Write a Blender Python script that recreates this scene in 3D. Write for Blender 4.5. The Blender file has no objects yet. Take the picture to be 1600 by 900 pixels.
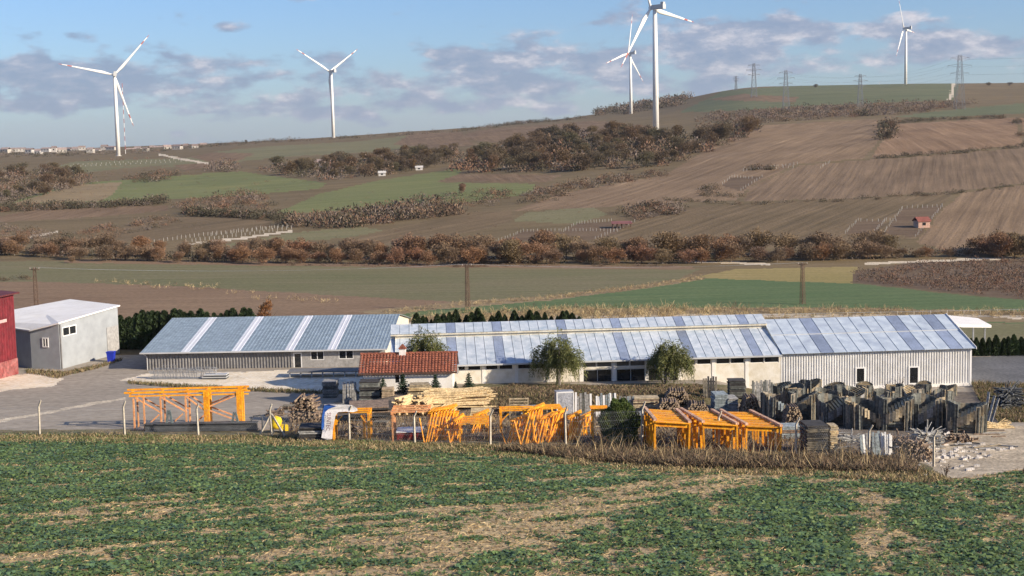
import bpy, math, random
import numpy as np
from mathutils import Vector, Matrix
random.seed(7); RNG = np.random.default_rng(7)
SC = bpy.context.scene; COL = SC.collection
R = math.radians
# ------------------------------------------------------------------ camera
F_PX, CAM_Z, PITCH, ROLL = 2200.0, 26.0, math.atan(228/2200), R(1.2)
cam = bpy.data.cameras.new('camera'); cam.sensor_width = 36; cam.lens = 36*F_PX/1600
cam.clip_start = 0.5; cam.clip_end = 30000
camo = bpy.data.objects.new('camera', cam); COL.objects.link(camo)
camo.location = (0, 0, CAM_Z)
camo.rotation_euler = (Matrix.Rotation(R(90)-PITCH, 3, 'X') @ Matrix.Rotation(-ROLL, 3, 'Z')).to_euler()
SC.camera = camo
# ------------------------------------------------------------------ view + sun + sky
vs = SC.view_settings; vs.view_transform = 'Standard'; vs.look = 'None'; vs.exposure = 0.6; vs.gamma = 1.0
SC.render.engine = 'CYCLES'; SC.cycles.use_denoising = True; SC.cycles.use_adaptive_sampling = True
SC.cycles.adaptive_threshold = 0.02
SC.cycles.max_bounces = 5; SC.cycles.transparent_max_bounces = 6; SC.cycles.volume_bounces = 0
SC.cycles.caustics_reflective = False; SC.cycles.caustics_refractive = False
SUN_EL, SUN_AZ = R(23), R(64)            # azimuth: from behind the camera towards the right
sdir = Vector((math.sin(SUN_AZ)*math.cos(SUN_EL), -math.cos(SUN_AZ)*math.cos(SUN_EL), math.sin(SUN_EL)))
sun = bpy.data.lights.new('sun', 'SUN'); sun.energy = 5.0; sun.angle = R(0.55); sun.color = (1.0, 0.86, 0.68)
suno = bpy.data.objects.new('sun', sun); COL.objects.link(suno)
suno.rotation_euler = sdir.to_track_quat('Z', 'Y').to_euler(); suno.location = (60, -60, 120)
W_ = bpy.data.worlds.new('World'); SC.world = W_; W_.use_nodes = True
SC.cycles.sample_clamp_indirect = 6

def world_nodes():
    nt = W_.node_tree; N = nt.nodes; L = nt.links; N.clear()
    out = N.new('ShaderNodeOutputWorld'); bg = N.new('ShaderNodeBackground')
    sky = N.new('ShaderNodeTexSky'); sky.sky_type = 'NISHITA'; sky.sun_disc = False
    sky.sun_elevation = SUN_EL; sky.sun_rotation = math.pi - SUN_AZ
    sky.air_density = 1.0; sky.dust_density = 0.6; sky.ozone_density = 2.2; sky.altitude = 100
    tc = N.new('ShaderNodeTexCoord')
    def math_(op, a, b=None, c=None):
        n = N.new('ShaderNodeMath'); n.operation = op
        for i, v in enumerate((a, b, c)):
            if v is None: continue
            if isinstance(v, (int, float)): n.inputs[i].default_value = v
            else: L.new(v, n.inputs[i])
        return n.outputs[0]
    sep = N.new('ShaderNodeSeparateXYZ'); L.new(tc.outputs['Generated'], sep.inputs[0])
    x, y, z = sep.outputs
    az = math_('ARCTAN2', x, y)                        # 0 straight ahead, + right
    el = math_('ARCSINE', z)
    def noise(sa, se, off, detail, rough, scale=1.0):
        cmb = N.new('ShaderNodeCombineXYZ')
        L.new(math_('MULTIPLY', az, sa), cmb.inputs[0]); L.new(math_('MULTIPLY', el, se), cmb.inputs[1]); cmb.inputs[2].default_value = off
        n = N.new('ShaderNodeTexNoise'); n.noise_dimensions = '3D'
        n.inputs['Scale'].default_value = scale; n.inputs['Detail'].default_value = detail; n.inputs['Roughness'].default_value = rough
        L.new(cmb.outputs[0], n.inputs['Vector']); return n.outputs['Fac']
    def blob(px, py, wx, wy):                           # a cloud bank: where it stands in the sky
        a0 = (px-800)/F_PX; e0 = (222-0.021*(px-800)-py)/F_PX
        da = math_('DIVIDE', math_('SUBTRACT', az, a0), wx/F_PX); de = math_('DIVIDE', math_('SUBTRACT', el, e0), wy/F_PX)
        d2 = math_('ADD', math_('MULTIPLY', da, da), math_('MULTIPLY', de, de))
        return math_('POWER', 2.718, math_('MULTIPLY', d2, -1.0))
    banks = [(700,130,230,48),(820,100,190,42),(960,125,170,40),(560,150,170,34),(1090,100,110,52),(1000,30,90,22),(1260,55,150,26),(1360,75,140,26),
             (200,130,160,30),(90,118,130,24),(330,150,150,28),(150,10,90,16),(420,-5,140,14),(60,160,150,22),(450,165,170,25),(1180,85,120,32),(1440,95,200,14),(375,50,30,10),(1050,160,60,22)]
    tot = None
    for b in banks:
        g = blob(*b); tot = g if tot is None else math_('ADD', tot, g)
    tot = math_('MINIMUM', tot, 1.15)
    far = math_('MULTIPLY', noise(3.0, 12.0, 3.3, 3, 0.5), 0.75)           # the rest of the sky: the same broken banks
    def fade(v, a, b):
        n = N.new('ShaderNodeMapRange'); n.interpolation_type = 'SMOOTHSTEP'; n.inputs['From Min'].default_value = a; n.inputs['From Max'].default_value = b
        n.inputs['To Min'].default_value = 1; n.inputs['To Max'].default_value = 0; L.new(v, n.inputs['Value']); return n.outputs[0]
    infr = math_('MULTIPLY', fade(math_('ABSOLUTE', az), .40, .62), fade(el, .11, .22))
    mixn = N.new('ShaderNodeMix'); mixn.data_type = 'FLOAT'; L.new(infr, mixn.inputs[0]); L.new(far, mixn.inputs[2]); L.new(tot, mixn.inputs[3])
    cover = mixn.outputs[0]
    n1 = noise(24, 58, 1.7, 6, 0.52); n2 = noise(70, 150, 5.1, 5, 0.6)
    shape = math_('ADD', math_('MULTIPLY', cover, 0.48), math_('MULTIPLY', math_('SUBTRACT', n1, 0.5), 2.3))
    shape = math_('ADD', shape, math_('MULTIPLY', math_('SUBTRACT', n2, 0.5), 0.22))
    rampm = N.new('ShaderNodeMapRange'); rampm.interpolation_type = 'SMOOTHSTEP'
    rampm.inputs['From Min'].default_value = 0.20; rampm.inputs['From Max'].default_value = 0.60
    L.new(shape, rampm.inputs['Value'])
    mask = math_('MULTIPLY', rampm.outputs[0], 0.80)
    # haze veil low on the horizon
    veil = math_('POWER', 2.718, math_('MULTIPLY', math_('MAXIMUM', el, 0.0), -34.0))
    # cloud colour: thick parts grey-violet, lit puffs paler
    n3 = noise(40, 95, 9.2, 6, 0.6)
    cr = N.new('ShaderNodeValToRGB'); e = cr.color_ramp.elements
    e[0].position = 0.40; e[0].color = (0.18, 0.225, 0.325, 1); e[1].position = 0.70; e[1].color = (0.54, 0.50, 0.52, 1)
    m = e.new(0.53); m.color = (0.25, 0.275, 0.36, 1)
    azr = math_('MULTIPLY', az, 0.16)                    # clouds nearer the sun's side are warmer lit
    L.new(math_('ADD', n3, azr), cr.inputs[0])
    skyk = N.new('ShaderNodeMix'); skyk.data_type = 'RGBA'; skyk.blend_type = 'MULTIPLY'; skyk.inputs[0].default_value = 1.0
    L.new(sky.outputs[0], skyk.inputs[6]); skyk.inputs[7].default_value = (SKY_T[0], SKY_T[1], SKY_T[2], 1)
    m0 = N.new('ShaderNodeMix'); m0.data_type = 'RGBA'; L.new(math_('MULTIPLY', veil, 0.22), m0.inputs[0])
    L.new(skyk.outputs[2], m0.inputs[6]); m0.inputs[7].default_value = tuple(v/SKY_STR for v in (0.26, 0.335, 0.47))+(1,)
    ck = N.new('ShaderNodeMix'); ck.data_type = 'RGBA'; ck.blend_type = 'MULTIPLY'; ck.inputs[0].default_value = 1.0
    L.new(cr.outputs[0], ck.inputs[6]); ck.inputs[7].default_value = (1/SKY_STR,)*3+(1,)
    m1 = N.new('ShaderNodeMix'); m1.data_type = 'RGBA'; L.new(mask, m1.inputs[0]); L.new(m0.outputs[2], m1.inputs[6]); L.new(ck.outputs[2], m1.inputs[7])
    L.new(m1.outputs[2], bg.inputs[0]); bg.inputs[1].default_value = SKY_STR
    L.new(bg.outputs[0], out.inputs[0])
SKY_STR = 0.10; SKY_T = (0.58, 0.72, 1.0)
world_nodes()

# ------------------------------------------------------------------ pixel <-> world helpers
_cp, _sp, _cr, _sr = math.cos(PITCH), math.sin(PITCH), math.cos(ROLL), math.sin(ROLL)
def ray(px, py):
    dx, dy = np.asarray(px, float)-800, 450-np.asarray(py, float)
    a = dx*_cr+dy*_sr; b = -dx*_sr+dy*_cr
    X = a; Y = F_PX*_cp+b*_sp; Z = -F_PX*_sp+b*_cp
    return X/Y, Z/Y
def W(px, py, d):
    tx, tz = ray(px, py); return Vector((float(tx*d), float(d), float(CAM_Z+tz*d)))
def project(x, y, z):
    z = z-CAM_Z
    fwd = y*_cp-z*_sp; up = y*_sp+z*_cp
    a = F_PX*x/fwd; b = F_PX*up/fwd
    return 800+a*_cr-b*_sr, 450-(a*_sr+b*_cr)
def sstep(a, b, x):
    t = np.clip((np.asarray(x, float)-a)/(b-a), 0, 1); return t*t*(3-2*t)
def vnoise(x, y, seed=0):
    x = np.asarray(x, float); y = np.asarray(y, float)
    xi = np.floor(x).astype(np.int64); yi = np.floor(y).astype(np.int64); fx = x-xi; fy = y-yi
    fx = fx*fx*(3-2*fx); fy = fy*fy*(3-2*fy)
    def h(i, j):
        n = (i*374761393+j*668265263+seed*1274126177) & 0x7fffffff
        n = ((n ^ (n >> 13))*1103515245) & 0x7fffffff
        n = ((n ^ (n >> 16))*1274126177) & 0x7fffffff
        return (n & 0xffff)/65535.0
    return (h(xi, yi)*(1-fx)+h(xi+1, yi)*fx)*(1-fy)+(h(xi, yi+1)*(1-fx)+h(xi+1, yi+1)*fx)*fy
def fbm(x, y, seed=0, o=4):
    s = 0; a = 0.5; t = 0
    for k in range(o):
        s = s+a*vnoise(np.asarray(x)*2**k, np.asarray(y)*2**k, seed+k*17); t += a; a *= 0.5
    return s/t

# ------------------------------------------------------------------ terrain height
TD = [340, 380, 450, 550, 700, 900, 1080, 1300, 1600, 2000, 2300, 2800]
TT = {-200: [415,395,365,335,305,280,268,258,250,246,243,240],
      0:    [413,393,362,332,302,278,266,256,248,243,240,236],
      200:  [412,390,358,328,298,276,264,252,243,238,234,229],
      400:  [411,388,352,322,290,266,252,240,230,224,222,221],
      600:  [411,386,348,316,282,256,242,230,219,209,209,210],
      800:  [410,384,344,308,272,246,230,214,202,196,195,196],
      1000: [409,382,338,300,258,226,206,196,186,179,170,168],
      1200: [408,378,332,290,245,210,193,182,168,146,136,136],
      1400: [408,374,328,285,240,205,188,176,160,140,132,132],
      1600: [406,370,325,280,235,200,182,170,155,138,130,130],
      1800: [404,366,320,275,230,195,177,165,150,134,126,126]}
_us = sorted(TT); _tab = np.array([[W(u, y, d).z for d, y in zip(TD, TT[u])] for u in _us])
_ld = np.log(TD)
def _pchip(xs, ys, xq):
    h = np.diff(xs); dl = np.diff(ys)/h; m = np.zeros_like(ys)
    m[0] = dl[0]; m[-1] = dl[-1]
    for i in range(1, len(xs)-1):
        m[i] = 0 if dl[i-1]*dl[i] <= 0 else 2*dl[i-1]*dl[i]/(dl[i-1]+dl[i])
    k = np.clip(np.searchsorted(xs, xq)-1, 0, len(xs)-2); t = (xq-xs[k])/h[k]
    return (2*t**3-3*t**2+1)*ys[k]+(t**3-2*t**2+t)*h[k]*m[k]+(-2*t**3+3*t**2)*ys[k+1]+(t**3-t**2)*h[k]*m[k+1]
_NL, _NU = 240, 220
_lq = np.linspace(_ld[0], _ld[-1], _NL); _uq = np.linspace(-200, 1800, _NU)
_t1 = np.array([_pchip(_ld, r, _lq) for r in _tab]); _t2 = np.array([_pchip(np.array(_us, float), _t1[:, j], _uq) for j in range(_NL)]).T
def h_far(x, y):
    u = np.clip((800+x/np.maximum(y, 1)*F_PX+200)/2000*(_NU-1), 0, _NU-1.001)
    l = np.clip((np.log(np.maximum(y, 340))-_ld[0])/(_ld[-1]-_ld[0])*(_NL-1), 0, _NL-1.001)
    i = u.astype(int); j = l.astype(int); a = u-i; b = l-j
    z = (_t2[i, j]*(1-a)+_t2[i+1, j]*a)*(1-b)+(_t2[i, j+1]*(1-a)+_t2[i+1, j+1]*a)*b
    amp = sstep(380, 800, y)*(1-sstep(1700, 2600, y))
    return z+amp*((fbm(x/70, y/70, 3)-.5)*3.2+(fbm(x/22, y/22, 9, 2)-.5)*.7)
def fence_y(x): return 115-(np.clip(np.asarray(x, float), -75, 75)+38.6)*0.2187
def h_near(x, y):
    s = y-fence_y(x); a = np.maximum(-s, 0)
    z = np.where(s > 0, 2.5*(1-sstep(-4, 46, s)), 2.5*(1-sstep(-4, 46, 0))+.108*a+np.maximum(a-58, 0)**2*.0029)
    z = z+1.45*sstep(-17, -11, x)*(1-sstep(19, 27, x))*sstep(124, 131, y)*(1-sstep(141, 146, y))
    z = z+(fbm(x/9, y/9, 5, 3)-.5)*.35*np.where(s < 0, 1, .25)
    z = z+.5*sstep(14, 40, x)*np.exp(-((s+14)/9)**2)          # swell of the field on the right
    return z
def H(x, y):
    x = np.asarray(x, float); y = np.asarray(y, float)
    w = sstep(185, 345, y)
    return (1-w)*h_near(x, np.maximum(y, -60))+w*h_far(x, y)
def hz(x, y): return float(H(np.array([x]), np.array([y]))[0])
_ds = np.concatenate([np.exp(np.linspace(math.log(40), math.log(340), 420)), np.exp(np.linspace(math.log(341), math.log(2900), 420))])
def G(px, py, d0=40):
    """the ground point seen at a pixel"""
    tx, tz = ray(px, py); d = _ds[_ds >= d0]
    below = (CAM_Z+tz*d) <= H(tx*d, d)
    k = int(np.argmax(below))
    if not below.any(): k = len(d)-1
    if k == 0: dd = d[0]
    else:
        lo, hi = d[k-1], d[k]
        for _ in range(18):
            m = (lo+hi)/2
            if CAM_Z+float(tz)*m <= hz(float(tx)*m, m): hi = m
            else: lo = m
        dd = hi
    return Vector((float(tx*dd), float(dd), hz(float(tx*dd), dd)))
def GX(px, d):
    """ground point in a pixel column at a given distance"""
    z = 0.0
    for _ in range(4):
        _, py = project((px-800)/F_PX*d, d, z); tx, _t = ray(px, py); x = float(tx*d); z = hz(x, d)
    return Vector((x, d, z))
def inpoly(px, py, poly):
    P = np.asarray(poly, float); n = len(P); r = np.zeros(np.shape(px), bool); j = n-1
    for i in range(n):
        xi, yi = P[i]; xj, yj = P[j]
        if yi != yj:
            c = ((yi > py) != (yj > py)) & (px < (xj-xi)*(py-yi)/(yj-yi)+xi); r ^= c
        j = i
    return r
def band(pts, w):
    """polygon around a polyline, w pixels half-height"""
    return [(x, y-w) for x, y in pts]+[(x, y+w) for x, y in reversed(pts)]

# ------------------------------------------------------------------ objects
def tag(o, label=None, cat=None, group=None, kind=None):
    if label: o['label'] = label
    if cat: o['category'] = cat
    if group: o['group'] = group
    if kind: o['kind'] = kind
    return o
def empty(name, loc, label=None, cat=None, group=None):
    o = bpy.data.objects.new(name, None); COL.objects.link(o); o.location = loc; o.empty_display_size = .3
    return tag(o, label, cat, group)
class M:
    def __init__(s): s.v = []; s.f = []; s.mi = []; s.n = 0
    def add(s, vs, fs, m=0):
        s.v.extend([tuple(v) for v in vs]); s.f.extend([tuple(i+s.n for i in f) for f in fs]); s.mi.extend([m]*len(fs)); s.n += len(vs); return s
    def hexa(s, p, m=0): return s.add(p, [(0,3,2,1),(4,5,6,7),(0,1,5,4),(1,2,6,5),(2,3,7,6),(3,0,4,7)], m)
    def box(s, c, d, m=0, rz=0):
        x, y, z = (k/2 for k in d); cr, sr = math.cos(rz), math.sin(rz); P = []
        for dz in (-z, z):
            for a, b in ((-x,-y),(x,-y),(x,y),(-x,y)): P.append((c[0]+a*cr-b*sr, c[1]+a*sr+b*cr, c[2]+dz))
        return s.hexa(P, m)
    def beam(s, a, b, w, h=None, m=0, up=(0,0,1)):
        a = Vector(a); b = Vector(b); h = h or w; t = (b-a).normalized(); u = Vector(up)
        if abs(t.dot(u)) > .98: u = Vector((0,1,0))
        r = t.cross(u).normalized(); u = r.cross(t).normalized(); P = []
        for q in (a, b):
            for i, j in ((-1,-1),(1,-1),(1,1),(-1,1)): P.append(q+r*(i*w/2)+u*(j*h/2))
        return s.hexa([P[0],P[1],P[2],P[3],P[4],P[5],P[6],P[7]], m)
    def tube(s, pts, rad, n=6, m=0, cap=True):
        pts = [Vector(p) for p in pts]
        if isinstance(rad, (int, float)): rad = [rad]*len(pts)
        vs = []
        for i, p in enumerate(pts):
            t = (pts[min(i+1, len(pts)-1)]-pts[max(i-1, 0)]).normalized()
            u = Vector((1,0,0)) if abs(t.x) < .8 else Vector((0,1,0)); r = t.cross(u).normalized(); u = r.cross(t)
            for k in range(n):
                a = 2*math.pi*k/n; vs.append(p+r*(math.cos(a)*rad[i])+u*(math.sin(a)*rad[i]))
        fs = [(i*n+k, i*n+(k+1)%n, (i+1)*n+(k+1)%n, (i+1)*n+k) for i in range(len(pts)-1) for k in range(n)]
        if cap: fs += [tuple(range(n-1, -1, -1)), tuple((len(pts)-1)*n+k for k in range(n))]
        return s.add(vs, fs, m)
    def mesh(s, name, mats, off=(0,0,0), smooth=False):
        me = bpy.data.meshes.new(name); o = Vector(off)
        me.from_pydata([tuple(Vector(v)-o) for v in s.v], [], s.f)
        for m in (mats if isinstance(mats, (list, tuple)) else [mats]): me.materials.append(m)
        me.polygons.foreach_set('material_index', s.mi)
        if smooth: me.polygons.foreach_set('use_smooth', [True]*len(s.f))
        me.update(); return me
    def build(s, name, mats, parent=None, smooth=False, origin=None):
        off = parent.location if parent is not None else (origin if origin is not None else (0,0,0))
        if parent is not None and parent.parent is not None: off = parent.location+parent.parent.location
        loc = Vector((0,0,0))
        o = bpy.data.objects.new(name, s.mesh(name, mats, off, smooth)); COL.objects.link(o)
        if parent is not None: o.parent = parent
        else: o.location = off
        return o
def np_mesh(name, V, Fq, mats, mi=None, smooth=False):
    me = bpy.data.meshes.new(name); k = Fq.shape[1]
    me.vertices.add(len(V)); me.vertices.foreach_set('co', np.ascontiguousarray(V, np.float32).ravel())
    me.loops.add(Fq.size); me.loops.foreach_set('vertex_index', np.ascontiguousarray(Fq, np.int32).ravel())
    me.polygons.add(len(Fq)); me.polygons.foreach_set('loop_start', np.arange(0, Fq.size, k, dtype=np.int32))
    for m in (mats if isinstance(mats, (list, tuple)) else [mats]): me.materials.append(m)
    if mi is not None: me.polygons.foreach_set('material_index', np.asarray(mi, np.int32))
    if smooth: me.polygons.foreach_set('use_smooth', np.ones(len(Fq), bool))
    me.update(calc_edges=True); return me
def link(name, me, parent=None, loc=(0,0,0)):
    o = bpy.data.objects.new(name, me); COL.objects.link(o); o.location = loc
    if parent is not None: o.parent = parent
    return o
def copy_tree(o, parent=None):
    c = o.copy(); COL.objects.link(c); c.parent = parent
    for ch in [k for k in bpy.data.objects if k.parent == o] if not hasattr(copy_tree, 'kids') else copy_tree.kids.get(o.name, []): copy_tree(ch, c)
    return c
copy_tree.kids = {}

# ------------------------------------------------------------------ materials
_mats = {}
def mat(name, col, rough=.8, var=.25, scale=1.0, bump=0.0, bscale=None, metal=0.0, col2=None, spec=.3, stretch=None, fine=0.15, fscale=None, rand=0.0, trans=0.0, ang=0.0, rand_cols=None, detail=5):
    """base colour with two scales of irregular wear, optional streaks along one direction, per-object variation and fine relief"""
    if name in _mats: return _mats[name]
    m = bpy.data.materials.new(name); m.use_nodes = True; nt = m.node_tree; N = nt.nodes; L = nt.links
    b = N['Principled BSDF']; b.inputs['Roughness'].default_value = rough; b.inputs['Metallic'].default_value = metal
    b.inputs['Specular IOR Level'].default_value = spec
    tc = N.new('ShaderNodeTexCoord'); mp = N.new('ShaderNodeMapping'); L.new(tc.outputs['Object'], mp.inputs[0])
    if stretch:
        mp.vector_type = 'TEXTURE'; mp.inputs['Rotation'].default_value = (0, 0, ang); mp.inputs['Scale'].default_value = stretch
    n1 = N.new('ShaderNodeTexNoise'); n1.inputs['Scale'].default_value = scale; n1.inputs['Detail'].default_value = detail; n1.inputs['Roughness'].default_value = .6
    L.new(mp.outputs[0], n1.inputs['Vector'])
    n2 = N.new('ShaderNodeTexNoise'); n2.inputs['Scale'].default_value = fscale or scale*9; n2.inputs['Detail'].default_value = 3
    L.new(tc.outputs['Object'], n2.inputs['Vector'])
    c2 = col2 or tuple(c*(1-var) for c in col); c1 = col if col2 else tuple(c*(1+var) for c in col)
    r = N.new('ShaderNodeValToRGB'); r.color_ramp.elements[0].position = .36; r.color_ramp.elements[1].position = .64
    r.color_ramp.elements[0].color = (*c2, 1); r.color_ramp.elements[1].color = (*c1, 1); L.new(n1.outputs['Fac'], r.inputs[0])
    mx = N.new('ShaderNodeMix'); mx.data_type = 'RGBA'; mx.blend_type = 'OVERLAY'; mx.inputs[0].default_value = min(1, fine*4)
    L.new(r.outputs[0], mx.inputs[6]); L.new(n2.outputs['Fac'], mx.inputs[7])
    outc = mx.outputs[2]
    if rand or rand_cols:
        oi = N.new('ShaderNodeObjectInfo')
        if rand_cols:
            rr = N.new('ShaderNodeValToRGB'); rr.color_ramp.interpolation = 'LINEAR'
            while len(rr.color_ramp.elements) < len(rand_cols): rr.color_ramp.elements.new(.5)
            for i, c in enumerate(rand_cols):
                rr.color_ramp.elements[i].position = i/(len(rand_cols)-1); rr.color_ramp.elements[i].color = (*c, 1)
            L.new(oi.outputs['Random'], rr.inputs[0])
            m2 = N.new('ShaderNodeMix'); m2.data_type = 'RGBA'; m2.blend_type = 'MIX'; m2.inputs[0].default_value = .72
            L.new(outc, m2.inputs[6]); L.new(rr.outputs[0], m2.inputs[7]); outc = m2.outputs[2]
        else:
            hs = N.new('ShaderNodeHueSaturation'); mr = N.new('ShaderNodeMapRange'); L.new(oi.outputs['Random'], mr.inputs[0])
            mr.inputs['To Min'].default_value = 1-rand; mr.inputs['To Max'].default_value = 1+rand
            L.new(mr.outputs[0], hs.inputs['Value']); L.new(outc, hs.inputs['Color']); outc = hs.outputs[0]
    L.new(outc, b.inputs['Base Color'])
    if bump:
        nb = N.new('ShaderNodeTexNoise'); nb.inputs['Scale'].default_value = bscale or scale*6; nb.inputs['Detail'].default_value = 4
        L.new(tc.outputs['Object'], nb.inputs['Vector']); bp = N.new('ShaderNodeBump'); bp.inputs['Strength'].default_value = min(1, bump); bp.inputs['Distance'].default_value = bump if bump > 1 else .1
        L.new(nb.outputs['Fac'], bp.inputs['Height']); L.new(bp.outputs[0], b.inputs['Normal'])
    if trans:
        tr = N.new('ShaderNodeBsdfTranslucent'); L.new(outc, tr.inputs[0]); ms = N.new('ShaderNodeMixShader'); ms.inputs[0].default_value = trans
        L.new(b.outputs[0], ms.inputs[1]); L.new(tr.outputs[0], ms.inputs[2]); L.new(ms.outputs[0], N['Material Output'].inputs[0])
    _mats[name] = m; return m
def glass(name, col=(.012,.015,.018), rough=.08):
    if name in _mats: return _mats[name]
    m = mat(name, col, rough, var=.3, scale=.8, spec=.6, fine=0); return m
def furrow(name, c1, c2, ang, sp=3.0, rough=.95, c3=None, bump=.0):
    """tilled soil: long streaks along the tillage direction, with broad patches of drier or damper earth"""
    if name in _mats: return _mats[name]
    m = bpy.data.materials.new(name); m.use_nodes = True; nt = m.node_tree; N = nt.nodes; L = nt.links
    b = N['Principled BSDF']; b.inputs['Roughness'].default_value = rough; b.inputs['Specular IOR Level'].default_value = .1
    tc = N.new('ShaderNodeTexCoord')
    def nz(st, sc, det, rot=True):
        mp = N.new('ShaderNodeMapping'); mp.vector_type = 'TEXTURE'; L.new(tc.outputs['Object'], mp.inputs[0])
        mp.inputs['Rotation'].default_value = (0, 0, ang if rot else 0); mp.inputs['Scale'].default_value = st
        n = N.new('ShaderNodeTexNoise'); n.inputs['Scale'].default_value = sc; n.inputs['Detail'].default_value = det; n.inputs['Roughness'].default_value = .55
        L.new(mp.outputs[0], n.inputs[0]); return n.outputs['Fac']
    a = nz((sp*40, sp, 60), 1.0, 3); c = nz((60, 35, 60), 1.0, 4); d = nz((sp*14, sp*3.2, 60), 1.0, 2)
    def mt(op, x, y):
        n = N.new('ShaderNodeMath'); n.operation = op
        for i, v in enumerate((x, y)):
            if isinstance(v, (int, float)): n.inputs[i].default_value = v
            else: L.new(v, n.inputs[i])
        return n.outputs[0]
    t = mt('ADD', mt('ADD', mt('MULTIPLY', a, .45), mt('MULTIPLY', c, .3)), mt('MULTIPLY', d, .25))
    r = N.new('ShaderNodeValToRGB'); e = r.color_ramp.elements; e[0].position = .38; e[1].position = .62; e[0].color = (*c1, 1); e[1].color = (*c2, 1)
    if c3: k = e.new(.72); k.color = (*c3, 1)
    L.new(t, r.inputs[0])
    n2 = N.new('ShaderNodeTexNoise'); n2.inputs['Scale'].default_value = 1.4; n2.inputs['Detail'].default_value = 4; L.new(tc.outputs['Object'], n2.inputs[0])
    mx = N.new('ShaderNodeMix'); mx.data_type = 'RGBA'; mx.blend_type = 'OVERLAY'; mx.inputs[0].default_value = .45
    L.new(r.outputs[0], mx.inputs[6]); L.new(n2.outputs['Fac'], mx.inputs[7]); L.new(mx.outputs[2], b.inputs['Base Color'])
    if bump:
        bp = N.new('ShaderNodeBump'); bp.inputs['Strength'].default_value = .6; bp.inputs['Distance'].default_value = bump
        L.new(mt('ADD', a, mt('MULTIPLY', n2.outputs['Fac'], .6)), bp.inputs['Height']); L.new(bp.outputs[0], b.inputs['Normal'])
    _mats[name] = m; return m
# ------------------------------------------------------------------ the ground, cut into fields, yard and tracks
SOIL = (.21,.145,.095)
MG = {
 'rough_grassland': furrow('rough_grassland', (0.133,0.103,0.058), (0.203,0.153,0.088), .4, 6, c3=(0.250,0.189,0.114)),
 'ploughed_brown': furrow('ploughed_brown', (0.149,0.101,0.064), (0.244,0.171,0.108), R(95), 2.2, c3=(0.321,0.229,0.152), bump=.5),
 'ploughed_streak': furrow('ploughed_streak', (0.174,0.121,0.076), (0.286,0.202,0.127), R(68), 2.6, c3=(0.475,0.353,0.236), bump=.5),
 'ploughed_up': furrow('ploughed_up', (0.151,0.107,0.069), (0.249,0.177,0.114), R(73), 2.4, c3=(0.393,0.290,0.191), bump=.5),
 'ploughed_right': furrow('ploughed_right', (0.183,0.118,0.072), (0.302,0.202,0.125), R(80), 2.8, c3=(0.416,0.288,0.183), bump=.5),
 'ploughed_low': furrow('ploughed_low', (0.121,0.092,0.054), (0.210,0.153,0.092), R(62), 2.4, c3=(0.303,0.225,0.140), bump=.5),
 'valley_plough': furrow('valley_plough', (0.189,0.127,0.082), (0.255,0.178,0.114), R(4), 1.6, c3=(0.316,0.225,0.147)),
 'valley_green': furrow('valley_green', (0.138,0.141,0.069), (0.199,0.171,0.102), R(3), 2.6, c3=(0.153,0.158,0.076)),
 'winter_wheat': furrow('winter_wheat', (0.091,0.140,0.062), (0.137,0.176,0.081), R(8), 2.2, c3=(0.234,0.227,0.124)),
 'slope_green': furrow('slope_green', (0.132,0.154,0.064), (0.201,0.204,0.090), R(25), 5, c3=(0.305,0.264,0.138)),
 'olive_field': furrow('olive_field', (0.157,0.154,0.081), (0.214,0.190,0.109), R(20), 5, c3=(0.257,0.223,0.138)),
 'hill_green': furrow('hill_green', (.105,.125,.068), (.16,.165,.092), R(10), 8, c3=(.20,.185,.115)),
 'yellow_stubble': furrow('yellow_stubble', (.24,.20,.075), (.33,.26,.12), R(5), 2.4, c3=(.2,.18,.08)),
 'scrub_ground': furrow('scrub_ground', (.115,.08,.055), (.18,.13,.085), R(5), 2.5),
 'dry_bank': furrow('dry_bank', (.20,.15,.085), (.31,.24,.145), R(5), 1.2, c3=(.14,.13,.06)),
 'pale_track': mat('pale_track', (.56,.48,.36), .95, .18, .4, fine=.2, fscale=3),
 'yard': None, 'sand': mat('sand', (.74,.65,.50), .95, .14, .25, bump=.3, bscale=4, fine=.2, fscale=2.2),
 'pale_gravel': mat('pale_gravel', (.44,.365,.26), .95, .22, .5, bump=.5, bscale=6, fine=.35, fscale=4),
 'asphalt': mat('asphalt', (.125,.128,.135), .9, .2, .15, bump=.2, bscale=9, fine=.2, fscale=3),
 'yard_soil': mat('yard_soil', (.23,.185,.135), .95, .3, .35, bump=.5, bscale=5, fine=.3, fscale=3, col2=(.13,.112,.095)),
 'berm': mat('berm', (.165,.13,.07), .95, .3, .5, bump=.6, bscale=6, fine=.3, fscale=4, col2=(.10,.10,.045)),
 'verge': mat('verge', (.21,.165,.095), .95, .3, .5, bump=.6, bscale=6, fine=.3, fscale=5, col2=(.12,.115,.05)),
 'crop_soil': mat('crop_soil', (.50,.385,.21), .97, .3, .35, bump=.6, bscale=7, fine=.35, fscale=5, col2=(.36,.27,.155)),
}
MG['yard'] = furrow('yard', (.28,.245,.20), (.38,.335,.275), R(12), 1.1, c3=(.46,.41,.34))
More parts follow.
